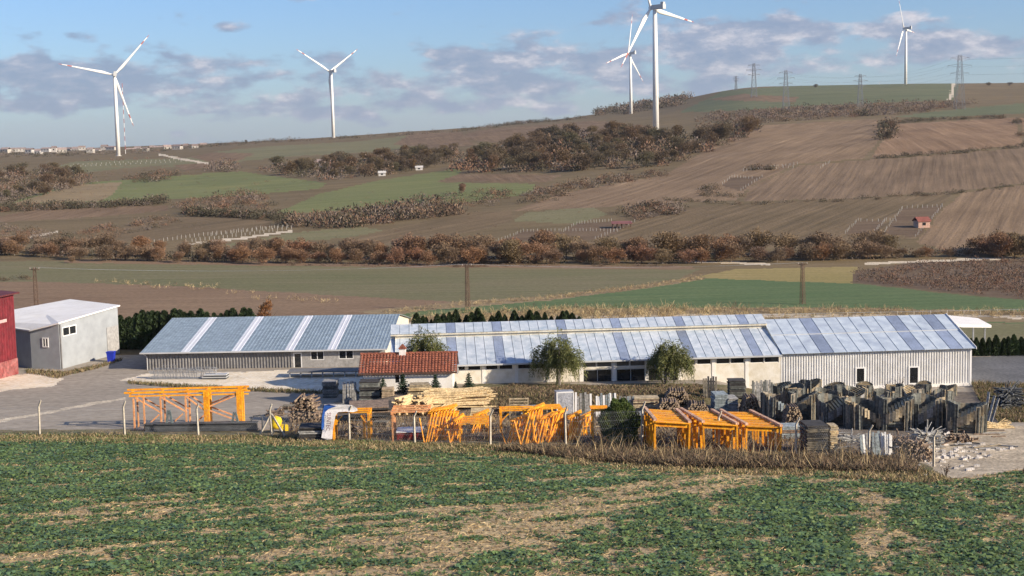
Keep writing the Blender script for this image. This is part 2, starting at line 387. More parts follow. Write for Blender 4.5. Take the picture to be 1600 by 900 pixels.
REG = [  # name, material, label, polygon in photo pixels; later ones lie on top
 ('slope_field','olive_field',[(250,262),(340,236),(430,228),(560,221),(650,210),(700,208),(690,222),(600,236),(430,246),(350,256)]),
 ('ploughed_field','ploughed_brown',[(615,226),(640,209),(720,206),(740,226),(690,232)]),
 ('ploughed_field','ploughed_brown',[(700,216),(760,202),(925,189),(1010,196),(1010,206),(900,214),(790,224)]),
 ('ploughed_field','ploughed_brown',[(255,252),(335,238),(400,240),(350,258),(290,266)]),
 ('vineyard_ground','olive_field',[(60,266),(120,252),(300,246),(330,254),(200,262),(130,270)]),
 ('slope_field','slope_green',[(20,318),(30,311),(115,287),(175,282),(290,273),(375,268),(510,286),(500,295),(432,301),(337,308),(209,314),(162,315)]),
 ('dry_slope','dry_bank',[(20,318),(115,290),(190,284),(180,300),(160,314)]),
 ('ploughed_field','ploughed_brown',[(-300,350),(-300,330),(0,338),(61,325),(263,321),(262,329),(162,338),(95,342),(0,347)]),
 ('ploughed_field','ploughed_low',[(145,377),(199,352),(287,339),(337,336),(422,345),(425,354),(236,377),(162,380)]),
 ('slope_field','olive_field',[(324,386),(456,364),(560,354),(600,360),(540,372),(381,384)]),
 ('slope_field','slope_green',[(430,333),(500,303),(584,283),(682,268),(724,261),(717,272),(689,285),(836,287),(832,302),(696,320),(622,320),(500,332)]),
 ('ploughed_field','ploughed_brown',[(682,284),(717,272),(880,273),(855,284)]),
 ('ploughed_field','ploughed_low',[(540,378),(633,353),(710,334),(800,329),(800,345),(766,356),(696,372),(605,380)]),
 ('slope_field','olive_field',[(800,345),(822,332),(925,323),(950,335),(900,350)]),
 ('ploughed_field','ploughed_streak',[(800,330),(880,302),(1040,272),(1120,225),(1186,196),(1371,186),(1374,219),(1350,247),(1246,256),(1170,292),(1150,312),(1000,320),(900,326)]),
 ('ploughed_field','ploughed_right',[(1362,246),(1395,194),(1585,184),(1598,226),(1480,237),(1368,247)]),
 ('ploughed_field','ploughed_right',[(1592,184),(1900,170),(1900,212),(1606,226)]),
 ('ploughed_field','ploughed_up',[(1160,314),(1172,292),(1250,258),(1366,249),(1600,231),(1900,210),(1900,262),(1600,286),(1502,298),(1320,310)]),
 ('ploughed_field','ploughed_low',[(860,380),(950,345),(1040,326),(1164,319),(1320,312),(1485,302),(1470,330),(1432,372),(1280,384),(1000,392)]),
 ('ploughed_field','ploughed_streak',[(1432,378),(1475,326),(1504,301),(1600,289),(1900,266),(1900,385),(1500,400)]),
 ('garden_plot','scrub_ground',[(1381,366),(1410,325),(1473,322),(1434,370)]),
 ('garden_plot','scrub_ground',[(1321,366),(1341,345),(1384,345),(1366,366)]),
 ('garden_plot','scrub_ground',[(780,377),(818,361),(881,361),(902,349),(992,346),(962,364),(930,376)]),
 ('garden_plot','scrub_ground',[(1129,290),(1143,277),(1191,276),(1158,299)]),
 ('hilltop_meadow','hill_green',[(1060,176),(1130,142),(1250,133),(1500,130),(1490,156),(1400,160),(1250,166),(1120,174)]),
 ('ploughed_field','ploughed_brown',[(1100,156),(1160,147),(1250,152),(1240,160)]),
 ('hilltop_meadow','hill_green',[(1400,182),(1480,172),(1600,161),(1900,150),(1900,168),(1580,178),(1450,184)]),
 ('pale_track','pale_track',band([(248,241),(270,246),(328,256)],1.6)),
 ('pale_track','pale_track',[(1487,130),(1494,130),(1489,145),(1488,156),(1480,156),(1485,143)]),
 ('pale_track','pale_track',band([(292,382),(380,372),(456,361)],1.8)),
 ('pale_track','pale_track',band([(44,371),(70,366),(92,362)],1.8)),
 ('valley_field','valley_plough',[(-400,540),(-400,440),(60,438),(300,446),(520,453),(720,470),(640,482),(560,497),(400,520)]),
 ('valley_field','valley_green',[(-400,442),(-400,412),(130,407),(500,416),(1095,420),(1060,436),(930,456),(850,463),(720,472),(600,466),(300,448),(60,440)]),
 ('valley_field','valley_plough',[(100,405),(560,411),(1080,416),(1085,421),(560,417),(100,411)]),
 ('valley_field','winter_wheat',[(560,505),(640,488),(720,477),(850,468),(1000,450),(1108,434),(1340,443),(1500,461),(1900,490),(1900,506)]),
 ('valley_field','yellow_stubble',[(1085,433),(1150,420),(1340,417),(1332,443),(1108,435)]),
 ('marsh','scrub_ground',[(1335,424),(1430,409),(1900,396),(1900,486),(1600,468),(1500,459),(1330,441)]),
 ('dry_grass_bank','dry_bank',[(560,487),(720,471),(850,463),(1000,446),(1090,432),(1108,435),(1000,452),(850,470),(700,482),(600,494)]),
 ('pale_track','pale_track',band([(1070,409),(1130,410),(1204,413)],1.7)),
 ('pale_track','pale_track',band([(1352,412),(1450,408),(1545,404),(1900,398)],1.8)),
 ('dry_grass_bank','dry_bank',[(620,500),(700,490),(900,482),(1250,480),(1600,486),(1900,494),(1900,500),(620,512)]),
 ('farm_road','pale_track',band([(560,508),(900,496),(1100,493),(1300,493),(1600,495),(1900,499)],2.4)),
 ('meadow','olive_field',[(1480,506),(1900,506),(1900,540),(1490,540)]),
 ('asphalt_road','asphalt',[(1500,556),(1900,552),(1900,612),(1500,604)]),
 ('sand_apron','sand',[(186,594),(228,584),(330,581),(560,578),(640,590),(600,612),(500,612),(420,609),(280,603)]),
 ('sand_patch','sand',[(-300,606),(0,588),(50,582),(98,590),(85,602),(0,613),(-300,628)]),
 ('yard_soil','yard_soil',[(560,612),(760,600),(1200,610),(1290,612),(1600,612),(1600,640),(1500,690),(1400,720),(1300,712),(1000,694),(760,690),(560,690),(440,686),(430,655),(500,640)]),
 ('berm','berm',[(700,612),(735,600),(900,600),(1100,600),(1215,608),(1210,625),(1000,640),(770,640)]),
 ('gravel_patch','pale_gravel',[(1395,696),(1440,682),(1520,672),(1640,662),(1900,670),(1900,752),(1480,748),(1440,735)]),
 ('pale_track','pale_track',band([(-300,704),(0,658),(90,642),(197,622)],1.8)),
 ('grass_verge','verge',[(-400,674),(200,670),(440,674),(600,682),(760,684),(1000,690),(1250,706),(1400,712),(1450,728),(1480,746),(1560,748),(1560,756),(1420,748),(1270,736),(1040,730),(900,720),(760,704),(560,696),(400,690),(-400,692)]),
 ('crop_field','crop_soil',[(-900,690),(-400,690),(0,686),(200,688),(400,690),(560,697),(760,706),(900,722),(1040,732),(1270,738),(1420,749),(1500,750),(1560,742),(1600,736),(1900,728),(2400,725),(3200,1500),(-1600,1500)]),
]
KIND_STRUCT = 'structure'
def build_terrain():
    ds = [44.0]
    while ds[-1] < 2900:
        d = ds[-1]; ds.append(d*(1.012 if d < 95 else 1.0062 if 178 < d < 360 else 1.0036 if d < 200 else 1.0105 if d < 1300 else 1.013))
    ds += [3200, 3700, 4500, 6000, 9000, 15000]
    us = np.concatenate([np.linspace(-2600, -300, 36)[:-1], np.arange(-300, 1900, 3.7), np.linspace(1900, 4200, 36)])
    ds = np.array(ds); U, D = np.meshgrid(us, ds); X = (U-800)/F_PX*D; Y = D
    Z = H(X, Y)
    nr, nc = U.shape; V = np.stack([X, Y, Z], -1).reshape(-1, 3)
    idx = np.arange(nr*nc).reshape(nr, nc)
    Fq = np.stack([idx[:-1, :-1], idx[:-1, 1:], idx[1:, 1:], idx[1:, :-1]], -1).reshape(-1, 4)
    C = V[Fq].mean(1); px, py = project(C[:, 0], C[:, 1], C[:, 2])
    far = C[:, 1] > 200
    jx = (fbm(C[:, 0]/3, C[:, 1]/3, 31, 3)-.5); jy = (fbm(C[:, 0]/3, C[:, 1]/3, 57, 3)-.5)
    px = px+jx*np.where(far, 5, 9); py = py+jy*np.where(far, 2.2, 5)
    # default ground by distance
    reg = np.where(C[:, 1] < 178, -2, -1); nearD = C[:, 1] < 260
    for i, (nm, mt, poly) in enumerate(REG):
        near = nm in ('asphalt_road','sand_apron','sand_patch','yard_soil','berm','gravel_patch','grass_verge','crop_field') or poly[0][1] > 600
        m = inpoly(px, py, poly) & ((C[:, 1] < 230) if near else (C[:, 1] > 160))
        if nm == 'crop_field': m |= (C[:, 1] < 60)
        reg[m] = i
    reg[C[:, 1] > 2850] = -1
    groups = {}
    for i in np.unique(reg):
        nm, mt = ('gravel_yard','yard') if i == -2 else ('hill_terrain','rough_grassland') if i == -1 else REG[i][:2]
        f = Fq[reg == i]; u, inv = np.unique(f.ravel(), return_inverse=True)
        me = np_mesh(nm, V[u], inv.reshape(-1, 4), MG[mt], smooth=True)
        o = link(nm, me); tag(o, kind='structure')
    # the rest of the hill the camera stands on
    gx, gy = np.meshgrid(np.linspace(-160, 160, 41), np.linspace(-120, 43.9, 34)); 
    gz = np.where(gy > 0, h_near(gx, gy), 24.3+np.zeros_like(gx))
    gz = np.minimum(gz, 24.4); ii = np.arange(gx.size).reshape(gx.shape)
    Fb = np.stack([ii[:-1, :-1], ii[:-1, 1:], ii[1:, 1:], ii[1:, :-1]], -1).reshape(-1, 4)
    o = link('hill_ground', np_mesh('hill_ground', np.stack([gx, gy, gz-.03], -1).reshape(-1, 3), Fb, MG['crop_soil'], smooth=True)); tag(o, kind='structure')
build_terrain()
# ------------------------------------------------------------------ vegetation helpers
def unit(a): return a/np.maximum(np.linalg.norm(a, axis=-1, keepdims=True), 1e-9)
def quads(P, A, l, w, rng=None, twist=None):
    """leaf-sized faces: centre, long axis, length, width"""
    rng = rng or RNG; A = unit(A); Rn = unit(rng.normal(size=P.shape)); B = unit(np.cross(A, Rn))
    l = np.asarray(l, float).reshape(-1, 1); w = np.asarray(w, float).reshape(-1, 1)
    V = np.stack([P-A*l/2-B*w*.3, P-A*l*.05-B*w/2*0+B*w*.55, P+A*l/2+B*w*.12, P-A*l*.02-B*w*.55], 1).reshape(-1, 3)
    return V, np.arange(len(V)).reshape(-1, 4)
def lobes_points(rng, n, lobes, shell=.55):
    vol = np.array([r[3]*r[4]*r[5] for r in lobes])**.75; k = rng.choice(len(lobes), n, p=vol/vol.sum()); Lb = np.array(lobes)[k]
    d = unit(rng.normal(size=(n, 3))); rad = shell+(1-shell)*rng.random(n)
    rad = np.where(rng.random(n) < .35, rng.random(n)**.5, rad)*(.86+.28*rng.random(n))
    return Lb[:, :3]+d*rad[:, None]*Lb[:, 3:6], d
def limb_tree(rng, h, rad, forks=6, spread=.32, up=.75, m=None, n=5):
    m = m or M(); lean = rng.normal(size=2)*.03*h
    top = Vector((lean[0], lean[1], h*.62)); m.tube([(0,0,-.15*min(1,h/4)), (lean[0]*.3, lean[1]*.3, h*.25), top], [rad, rad*.72, rad*.3], n)
    for k in range(forks):
        z0 = h*(.2+.4*k/forks); a = k*2.4+rng.random(); s = Vector((lean[0]*z0/h, lean[1]*z0/h, z0)); L = h*spread*(1.1-.4*k/forks)
        e = s+Vector((math.cos(a)*L, math.sin(a)*L, L*up*(.7+rng.random()*.7))); mid = (s+e)/2+Vector((0, 0, -.04*h))
        m.tube([s, mid, e], [rad*.42, rad*.28, rad*.08], 4)
        for q in range(2):
            b = a+rng.normal()*.8; e2 = e+Vector((math.cos(b), math.sin(b), .9))*L*.35
            m.tube([mid.lerp(e, .5), e2], [rad*.16, rad*.04], 3)
    return m
M_BARK = mat('bark', (.13,.105,.085), .95, .3, 3, bump=.4, fine=.2)
M_BARKG = mat('bark_pale', (.24,.21,.18), .95, .25, 3, bump=.4, fine=.2)
M_AUT = mat('autumn_crown', (0.253,0.157,0.096), .9, .25, .6, fine=.2, rand_cols=[(0.260,0.150,0.088),(0.194,0.141,0.100),(0.294,0.157,0.080),(0.168,0.135,0.096),(0.253,0.181,0.119),(0.203,0.165,0.088),(0.277,0.135,0.080),(0.218,0.157,0.119)], trans=.15)
M_WOOD = mat('wood_crown', (0.136,0.100,0.062), .9, .25, .5, fine=.2, rand_cols=[(0.141,0.096,0.056),(0.102,0.088,0.056),(0.169,0.100,0.051),(0.096,0.096,0.051),(0.130,0.102,0.066),(0.158,0.093,0.056),(0.088,0.077,0.056),(0.136,0.088,0.056)], trans=.1)
M_SCRUB = [mat('scrub_brown', (0.158,0.108,0.073), .95, .3, .6, fine=.2), mat('scrub_grey', (0.169,0.133,0.110), .95, .3, .6, fine=.2), mat('scrub_dark', (0.069,0.061,0.040), .95, .3, .6, fine=.2), mat('scrub_red', (0.181,0.102,0.067), .95, .3, .6, fine=.2)]
M_DRY = [mat('straw_a', (.48,.37,.20), .9, .25, 1.2, trans=.2), mat('straw_b', (.36,.27,.15), .9, .25, 1.2, trans=.2), mat('straw_c', (.185,.135,.085), .9, .25, 1.2, trans=.15), mat('straw_green', (.125,.13,.05), .9, .25, 1.2, trans=.2)]
M_THUJA = mat('thuja', (.042,.066,.026), .85, .35, 1.4, fine=.25, rand=.18, trans=.1)
M_FIR = mat('fir', (.035,.062,.035), .85, .3, 2, fine=.25, rand=.15, trans=.08)
M_WILLOW = mat('willow_leaf', (.17,.18,.065), .8, .3, .8, fine=.2, rand=.12, trans=.3)
M_LEAF_OR = mat('orange_leaf', (.27,.125,.045), .85, .25, .8, trans=.2)

def autumn_variant(seed, crown_m, bark, n=1500, wide=1.0):
    rng = np.random.default_rng(seed); h = 8.0
    lobes = []
    for k in range(rng.integers(8, 12)):
        a = rng.random()*6.28; q = rng.random()**.6*h*.27*wide; z = h*(.30+.50*rng.random()); r = h*(.13+.10*rng.random())*(1.15-.45*abs(z/h-.5))
        lobes.append((math.cos(a)*q, math.sin(a)*q, z, r*1.12, r*1.12, r*.95))
    lobes.append((0, 0, h*.78, h*.15, h*.15, h*.18)); lobes.append((0, 0, h*.22, h*.2*wide, h*.2*wide, h*.16))
    P, d = lobes_points(rng, n, lobes, .5)
    P[:, 2] = np.maximum(P[:, 2], .15)
    A = unit(P-np.array([0, 0, h*.3]))+rng.normal(size=P.shape)*.45+np.array([0, 0, .35])
    tw = rng.random(n) < .5
    V, Fq = quads(P, A, np.where(tw, .7+.5*rng.random(n), .26+.24*rng.random(n)), np.where(tw, .06, .20+.14*rng.random(n)), rng)
    root = empty('deciduous_tree', (0, 0, 0)); cr = link('crown', np_mesh('crown', V, Fq, crown_m), root)
    tr = limb_tree(rng, h, .17, 7).build('trunk', bark, root)
    copy_tree.kids[root.name] = [cr, tr]; return root, h
def place(proto, p, s, rz=None, label=None, group=None, used=set(), sq=None):
    root, h = proto
    o = root if root.name not in used else copy_tree(root)
    used.add(root.name); o.location = p; o.rotation_euler = (0, 0, rz if rz is not None else random.random()*6.28)
    o.scale = (s*(sq or 1), s*(sq or 1), s); o['label'] = label; o['category'] = 'tree'
    if group: o['group'] = group
    return o
VAL = [autumn_variant(100+i, M_AUT, M_BARKG if i % 3 == 0 else M_BARK, 3400, 1.0+.2*(i % 3)) for i in range(6)]
WOO = [autumn_variant(200+i, M_WOOD, M_BARK, 2400, 1.0+.15*(i % 3)) for i in range(6)]
# scatter on the terrain inside a pixel polygon
_gu = np.arange(-300, 1900, 6.0); _gd = [150.0]
while _gd[-1] < 2850: _gd.append(_gd[-1]*1.009)
_GU, _GD = np.meshgrid(_gu, np.array(_gd)); _GX = (_GU-800)/F_PX*_GD; _GZ = H(_GX, _GD)
_GPX, _GPY = project(_GX, _GD, _GZ)
def scatter(poly, n, dmin=150, dmax=2850, rng=RNG):
    m = np.where((inpoly(_GPX, _GPY, poly) & (_GD > dmin) & (_GD < dmax)).ravel())[0]
    if len(m) == 0: return np.zeros((0, 3))
    # even in the picture: weight by the image height each cell covers
    k = rng.choice(m, n); d = _GD.ravel()[k]*(1+(rng.random(n)-.5)*.009); u = _GU.ravel()[k]+(rng.random(n)-.5)*6
    x = (u-800)/F_PX*d; return np.stack([x, d, H(x, d)], 1)
def line_pts(pts, n, jit=0, rng=RNG):
    """n ground points along a pixel polyline"""
    P = np.array(pts, float); L = np.r_[0, np.cumsum(np.hypot(*np.diff(P, axis=0).T))]; out = []
    for t in np.linspace(0, L[-1], n):
        x = np.interp(t, L, P[:, 0])+rng.normal()*jit; y = np.interp(t, L, P[:, 1])+rng.normal()*jit*.2; out.append(G(x, y, 150))
    return out
def clumps(P, rad, hgt, k, lq, wq, rng=RNG, up=.25):
    """twiggy clumps: k small faces for each centre"""
    n = len(P); rad = np.broadcast_to(np.asarray(rad, float), n); hgt = np.broadcast_to(np.asarray(hgt, float), n)
    d = unit(rng.normal(size=(n*k, 3))); d[:, 2] = np.abs(d[:, 2]); q = rng.random(n*k)**.45
    O = np.repeat(P, k, 0); Q = O+np.stack([d[:, 0]*q*np.repeat(rad, k), d[:, 1]*q*np.repeat(rad, k), d[:, 2]*q*np.repeat(hgt, k)], 1)
    A = d+rng.normal(size=d.shape)*.5+np.array([0, 0, up]); sc = np.repeat(hgt, k)
    return quads(Q, A, lq*sc*(.6+.8*rng.random(n*k)), wq*sc*(.6+.8*rng.random(n*k)), rng)
def scrub(name, label, cat, P, rad, hgt, k=72, lq=.26, wq=.095, mats=M_SCRUB, weights=(.4,.25,.2,.15)):
    if len(P) == 0: return
    V, Fq = clumps(np.asarray(P), rad, hgt, k, lq, wq)
    mi = np.repeat(RNG.choice(len(mats), len(P), p=weights), k)
    o = link(name, np_mesh(name, V, Fq, list(mats), mi)); return tag(o, label, cat, kind='stuff')

# valley tree belt, along the stream at the foot of the hill
BELT = [(-60,396),(0,398),(130,405),(260,408),(400,411),(560,412),(700,413),(860,412),(1060,411),(1200,409),(1330,406),(1420,402),(1530,400),(1660,398)]
def belt():
    lab = 'brown autumn tree in the long tree belt below the hillside fields'; g = 'trees of the valley belt'
    for r, (n, dy, lo, hi) in enumerate([(62, 0, 22, 38), (56, -7, 28, 46)]):
        for i, t in enumerate(np.linspace(0, 1, n)):
            P = np.array(BELT); L = np.r_[0, np.cumsum(np.hypot(*np.diff(P, axis=0).T))]
            x = np.interp(t*L[-1], L, P[:, 0])+random.gauss(0, 6); y = np.interp(t*L[-1], L, P[:, 1])+dy+random.gauss(0, 1.2)
            if 1400 < x < 1530 and r == 1: continue
            p = G(x, y, 250); hpx = random.uniform(lo, hi)*(1.08 if 560 < x < 1400 else .85)*(.62 if 1405 < x < 1525 else 1)
            lab, g = next((l, k) for lim, l, k in [(235,'brown autumn tree in the valley belt left of the white vine posts','belt trees left of the vine posts'),(480,'brown autumn tree in the valley belt just below the white vine posts','belt trees below the vine posts'),(780,'brown autumn tree in the valley belt behind the middle lattice pole','belt trees behind the middle pole'),(1065,'brown autumn tree in the valley belt below the open shelter plot','belt trees below the shelter plot'),(1300,'brown autumn tree in the valley belt along the pale track','belt trees along the pale track'),(1480,'brown autumn tree in the valley belt below the pink hut plot','belt trees below the hut plot'),(9999,'brown autumn tree in the valley belt beyond the russet marsh','belt trees beyond the marsh')] if x < lim)
            place(VAL[random.randrange(6)], p, hpx*p.y/F_PX/8.0, label=lab, group=g, sq=random.uniform(1.2, 1.6))
belt()
def woods():
    for (lab, g, poly, n, lo, hi) in [
        ('dense brown oak tree in the big wood below the white turbine', 'trees of the hillside wood', [(705,264),(745,248),(800,232),(870,216),(960,212),(1010,214),(1100,216),(1185,202),(1170,212),(1120,232),(1060,256),(980,264),(850,268),(740,271)], 105, 20, 30),
        ('leafless grey-brown tree in the wood at the left foot of the hill', 'trees of the left wood', [(-30,268),(60,266),(148,276),(142,286),(74,304),(0,316),(-30,316)], 34, 14, 23),
        ('brown tree in the wood around the farm above the green slope', 'trees round the hillside farm', [(405,262),(440,262),(520,258),(640,244),(715,238),(720,250),(660,262),(600,272),(520,282),(440,272)], 44, 15, 26)]:
        for p in scatter(poly, n, 380, 1500):
            if 'oak' in lab and project(*p)[0] > 960: lab2, g2 = 'dense brown oak tree around the foot of the largest turbine', 'wood trees round the turbine foot'
            else: lab2, g2 = (lab.replace('big wood below the white turbine', 'big wood left of the largest turbine foot'), g)
            place(WOO[random.randrange(6)], Vector(p), random.uniform(lo, hi)*p[1]/F_PX/8.0, label=lab2, group=g2, sq=random.uniform(1.15, 1.5))
woods()
def far_scrub():
    # thickets, hedges and far woods that read as one mass
    S = lambda poly, n, a=300, b=2850: scatter(poly, n, a, b)
    px = lambda P, k: P[:, 1]*k/F_PX
    T = []
    def area(poly, n, hp, wsc=1.2, k=72, w=(.4,.25,.2,.15), name='thicket', lab='', cat='bushes', a=300, b=2850):
        P = S(poly, n, a, b)
        if len(P): h = px(P, hp)*(.6+.7*RNG.random(len(P))); scrub(name, lab, cat, P, h*wsc, h, k, mats=M_SCRUB, weights=w)
    area([(440,352),(500,340),(560,334),(640,322),(700,318),(722,336),(640,344),(560,356),(470,358)], 240, 15, lab='dark leafless thicket on the slope below the green field', w=(.3,.25,.35,.1))
    area(band([(296,334),(380,338),(456,345)], 3.5), 130, 12, lab='dark hedge above the brown field and vine posts', w=(.1,.05,.8,.05), name='hedge')
    area([(263,326),(330,306),(405,300),(430,315),(420,330),(330,330)], 110, 9, lab='brown scrub patch between the brown field and the green slope', name='scrub')
    area(band([(-60,329),(60,326),(213,320),(260,314)], 3.5), 210, 10, lab='dark hedge along the foot of the left green slope', w=(.1,.05,.8,.05), name='hedge')
    area([(196,280),(240,272),(280,270),(276,282),(210,286)], 50, 8, lab='dark bushes on the tan bank over the green slope', w=(.3,.1,.5,.1))
    area([(325,264),(345,256),(372,258),(372,268),(330,272)], 26, 12, lab='grey bushes beside the pale hill track', w=(.3,.5,.2,0))
    area([(100,366),(180,352),(260,340),(290,346),(200,366),(150,378),(0,388),(0,352)], 130, 8, lab='reedy brown scrub under the left slope', w=(.5,.3,.1,.1), name='scrub')
    area([(830,302),(880,288),(990,270),(1060,268),(1040,276),(900,298),(850,306)], 100, 8, lab='brown thicket along the lower edge of the ploughed slope')
    area([(640,312),(760,298),(850,300),(900,296),(860,318),(760,322),(690,326)], 90, 9, lab='low brown bushes scattered below the green slope', name='scrub')
    area([(960,334),(1000,322),(1060,320),(1070,332),(1000,344)], 70, 10, lab='dark thicket beside the red roofed shelter')
    area(band([(1040,312),(1164,320),(1320,313),(1490,302),(1600,290)], 1.8), 120, 5, lab='dark hedge line between two ploughed fields', w=(.3,.1,.6,0), name='hedge')
    area(band([(1368,247),(1480,240),(1600,230),(1700,222)], 1.8), 110, 5.5, lab='dark hedge line under the upper ploughed field', w=(.3,.1,.6,0), name='hedge')
    area(band([(1388,192),(1480,187),(1570,184)], 1.6), 90, 5, lab='dark hedge along the top of the ploughed field', w=(.3,.1,.6,0), name='hedge')
    area([(1376,222),(1378,196),(1390,192),(1396,205),(1390,218)], 40, 11, lab='dark bush clump between the two upper ploughed fields', w=(.3,.1,.6,0), name='bushes')
    area(band([(1588,184),(1592,205),(1602,226)], 2), 30, 6, lab='dark bushes along the right ploughed field edge', w=(.3,.1,.6,0), name='bushes')
    area([(1090,300),(1110,292),(1122,290),(1118,303),(1165,306),(1165,309),(1100,308)], 40, 6, lab='low dark bushes by the small fenced plot', w=(.3,.1,.6,0), name='bushes')
    area([(1165,266),(1180,262),(1206,262),(1206,266)], 22, 8, lab='dark bushes beside the row of plot posts', w=(.3,.1,.6,0), name='bushes')
    area([(1080,190),(1124,178),(1240,170),(1380,162),(1520,162),(1500,170),(1400,180),(1300,186),(1180,194)], 420, 8, lab='purple-brown far scrub wood across the hilltop', w=(.4,.4,.1,.1), name='scrub_wood', a=900)
    area([(925,182),(960,166),(1010,160),(1078,154),(1070,166),(990,178)], 170, 10, lab='dark far wood on the skyline behind the turbines', w=(.3,.2,.5,0), name='far_wood', a=1300)
    area(band([(240,236),(420,222),(560,216),(700,206),(780,198),(860,190),(925,184)], 1.5), 260, 5, lab='thin line of far trees along the skyline', w=(.2,.2,.6,0), name='far_trees', a=1500)
    area([(1080,200),(1140,196),(1190,194),(1180,204),(1100,214)], 60, 10, lab='dark bushes at the corner of the ploughed field', w=(.3,.1,.6,0), name='bushes', a=800)
    area([(1340,182),(1350,178),(1356,182)], 6, 12, lab='dark green bush on the hilltop', w=(0,0,1,0), name='bushes', a=900)
    area([(1335,426),(1430,412),(1700,402),(1700,478),(1600,466),(1500,457),(1345,440)], 700, 9, k=44, lab='russet marsh scrub beside the green field', w=(.35,.2,.05,.4), name='marsh_scrub', a=200, b=380)
    area(band([(0,438),(40,436),(50,440)], 1.5), 16, 6, lab='dark bushes at the edge of the valley field', w=(.3,.1,.6,0), name='bushes', a=200)
    area(band([(440,414),(700,416),(1060,416)], 1.2), 170, 4, lab='dry reeds along the foot of the tree belt', w=(.6,.2,.1,.1), name='reeds', a=250)
    area(BELT[:]+[(x, y-10) for x, y in reversed(BELT)], 420, 11, lab='low brown undergrowth between the belt trees', w=(.3,.2,.4,.1), name='undergrowth', a=250, k=70)
    area([(-40,242),(20,238),(120,240),(260,236),(260,240),(120,247),(-40,250)], 150, 5, lab='dark trees around the far town', w=(.1,.3,.6,0), name='far_trees', a=1700)
    area([(100,252),(290,246),(292,249),(100,256)], 30, 3, lab='low bushes on the far ridge field', name='bushes', a=800)
    area([(705,266),(745,250),(800,234),(870,218),(960,213),(1010,215),(1100,217),(1185,204),(1170,214),(1120,234),(1060,258),(980,266),(850,270),(740,273)], 330, 15, lab='dense brown undergrowth filling the big hillside wood', w=(.35,.15,.3,.2), name='undergrowth', a=380, b=1500, wsc=.9)
    area([(400,264),(440,262),(520,258),(640,244),(715,238),(720,252),(660,264),(600,274),(520,284),(440,274)], 190, 12, lab='brown undergrowth in the wood around the farm', w=(.35,.25,.3,.1), name='undergrowth', a=380, b=1500)
    area([(-30,270),(60,267),(148,277),(142,288),(74,306),(0,318),(-30,318)], 200, 11, lab='grey undergrowth in the left wood', w=(.35,.35,.25,.05), name='undergrowth', a=380, b=1500)
    area([(0,255),(300,262),(520,290),(760,300),(1060,272),(1040,330),(860,372),(560,384),(300,392),(0,392)], 420, 3.4, k=40, lab='low dead weeds dotted over the rough slope', name='slope_weeds', a=360, b=1300, wsc=1.6)
    # dry reed bank in front of the green field and along the road
    P = S([(640,496),(720,488),(900,482),(1250,482),(1600,488),(1700,490),(1700,494),(640,504)], 1500, 180, 330)
    h = px(P, 9)*(.5+.7*RNG.random(len(P)))*(.55+.9*fbm(P[:, 0]/14, P[:, 1]/14, 77, 2))
    scrub('dry_reeds', 'pale dry reeds along the road behind the warehouses', 'reeds', P, h*.7, h, 14, .9, .05, mats=M_DRY, weights=(.5,.3,.15,.05))
    P = S(band([(600,490),(720,476),(850,466),(1000,449),(1100,434)], 3), 500, 180, 400); h = px(P, 5)*(.5+.7*RNG.random(len(P)))
    scrub('dry_reeds', 'dry grass bank between the brown and the green valley fields', 'reeds', P, h*.8, h, 12, .9, .07, mats=M_DRY, weights=(.4,.35,.2,.05))
    P = np.array([G(x, y, 180) for x, y in [(165,441),(200,443),(226,445),(262,447),(270,450),(300,447),(380,458),(420,466),(440,467),(470,470),(500,473),(330,452)]]); 
    scrub('grass_tufts', 'pale grass tufts along the valley field boundary', 'grass', np.repeat(P, 5, 0)+RNG.normal(size=(60, 3))*np.array([2.5,.6,0]), .7, .8, 12, .9, .07, mats=M_DRY, weights=(.6,.3,.1,0))
far_scrub()
def lone_trees():
    def sp(px, py, hp, lab, pr=WOO, sq=1.2, g=None, d0=150):
        p = G(px, py, d0); place(pr[random.randrange(6)], p, hp*p.y/F_PX/8, label=lab, sq=sq, group=g)
    sp(112,411,12,'small russet bush tree alone at the valley field edge', VAL)
    sp(433,262,20,'round brown tree by the farm track', WOO, 1.5)
    sp(385,214+10,6,'small far tree on the skyline', WOO)
    for x, y, h in [(1275,134,6),(1545,131,6),(1577,131,6)]: sp(x, y+3, h, 'lone round bush tree on the bare hilltop skyline', WOO, 1.8, 'hilltop bush trees', 900)
    for x, y in [(1388,218),(1384,208),(1392,204)]: sp(x, y, 17, 'dark tree in the clump between the upper ploughed fields', WOO, 1.0, 'clump trees between ploughed fields')
    sp(722,302,17,'bare pale tree standing on the green slope', VAL)
    sp(1343,180,9,'dark green bushy tree on the far scrub hill', WOO, 1.6)
    for x in (1560,1585,1610): sp(x, 404, 44, 'brown tree at the right end of the valley tree belt', VAL, 1.3, 'right end belt trees')
    for x, y in [(572,276),(584,274),(606,271),(618,269),(632,267),(643,266),(668,262),(680,260)]: sp(x, y, random.uniform(15,24), 'dark tree beside the white sheds above the green slope', WOO, 1.25, 'trees by the white sheds', 330)
lone_trees()
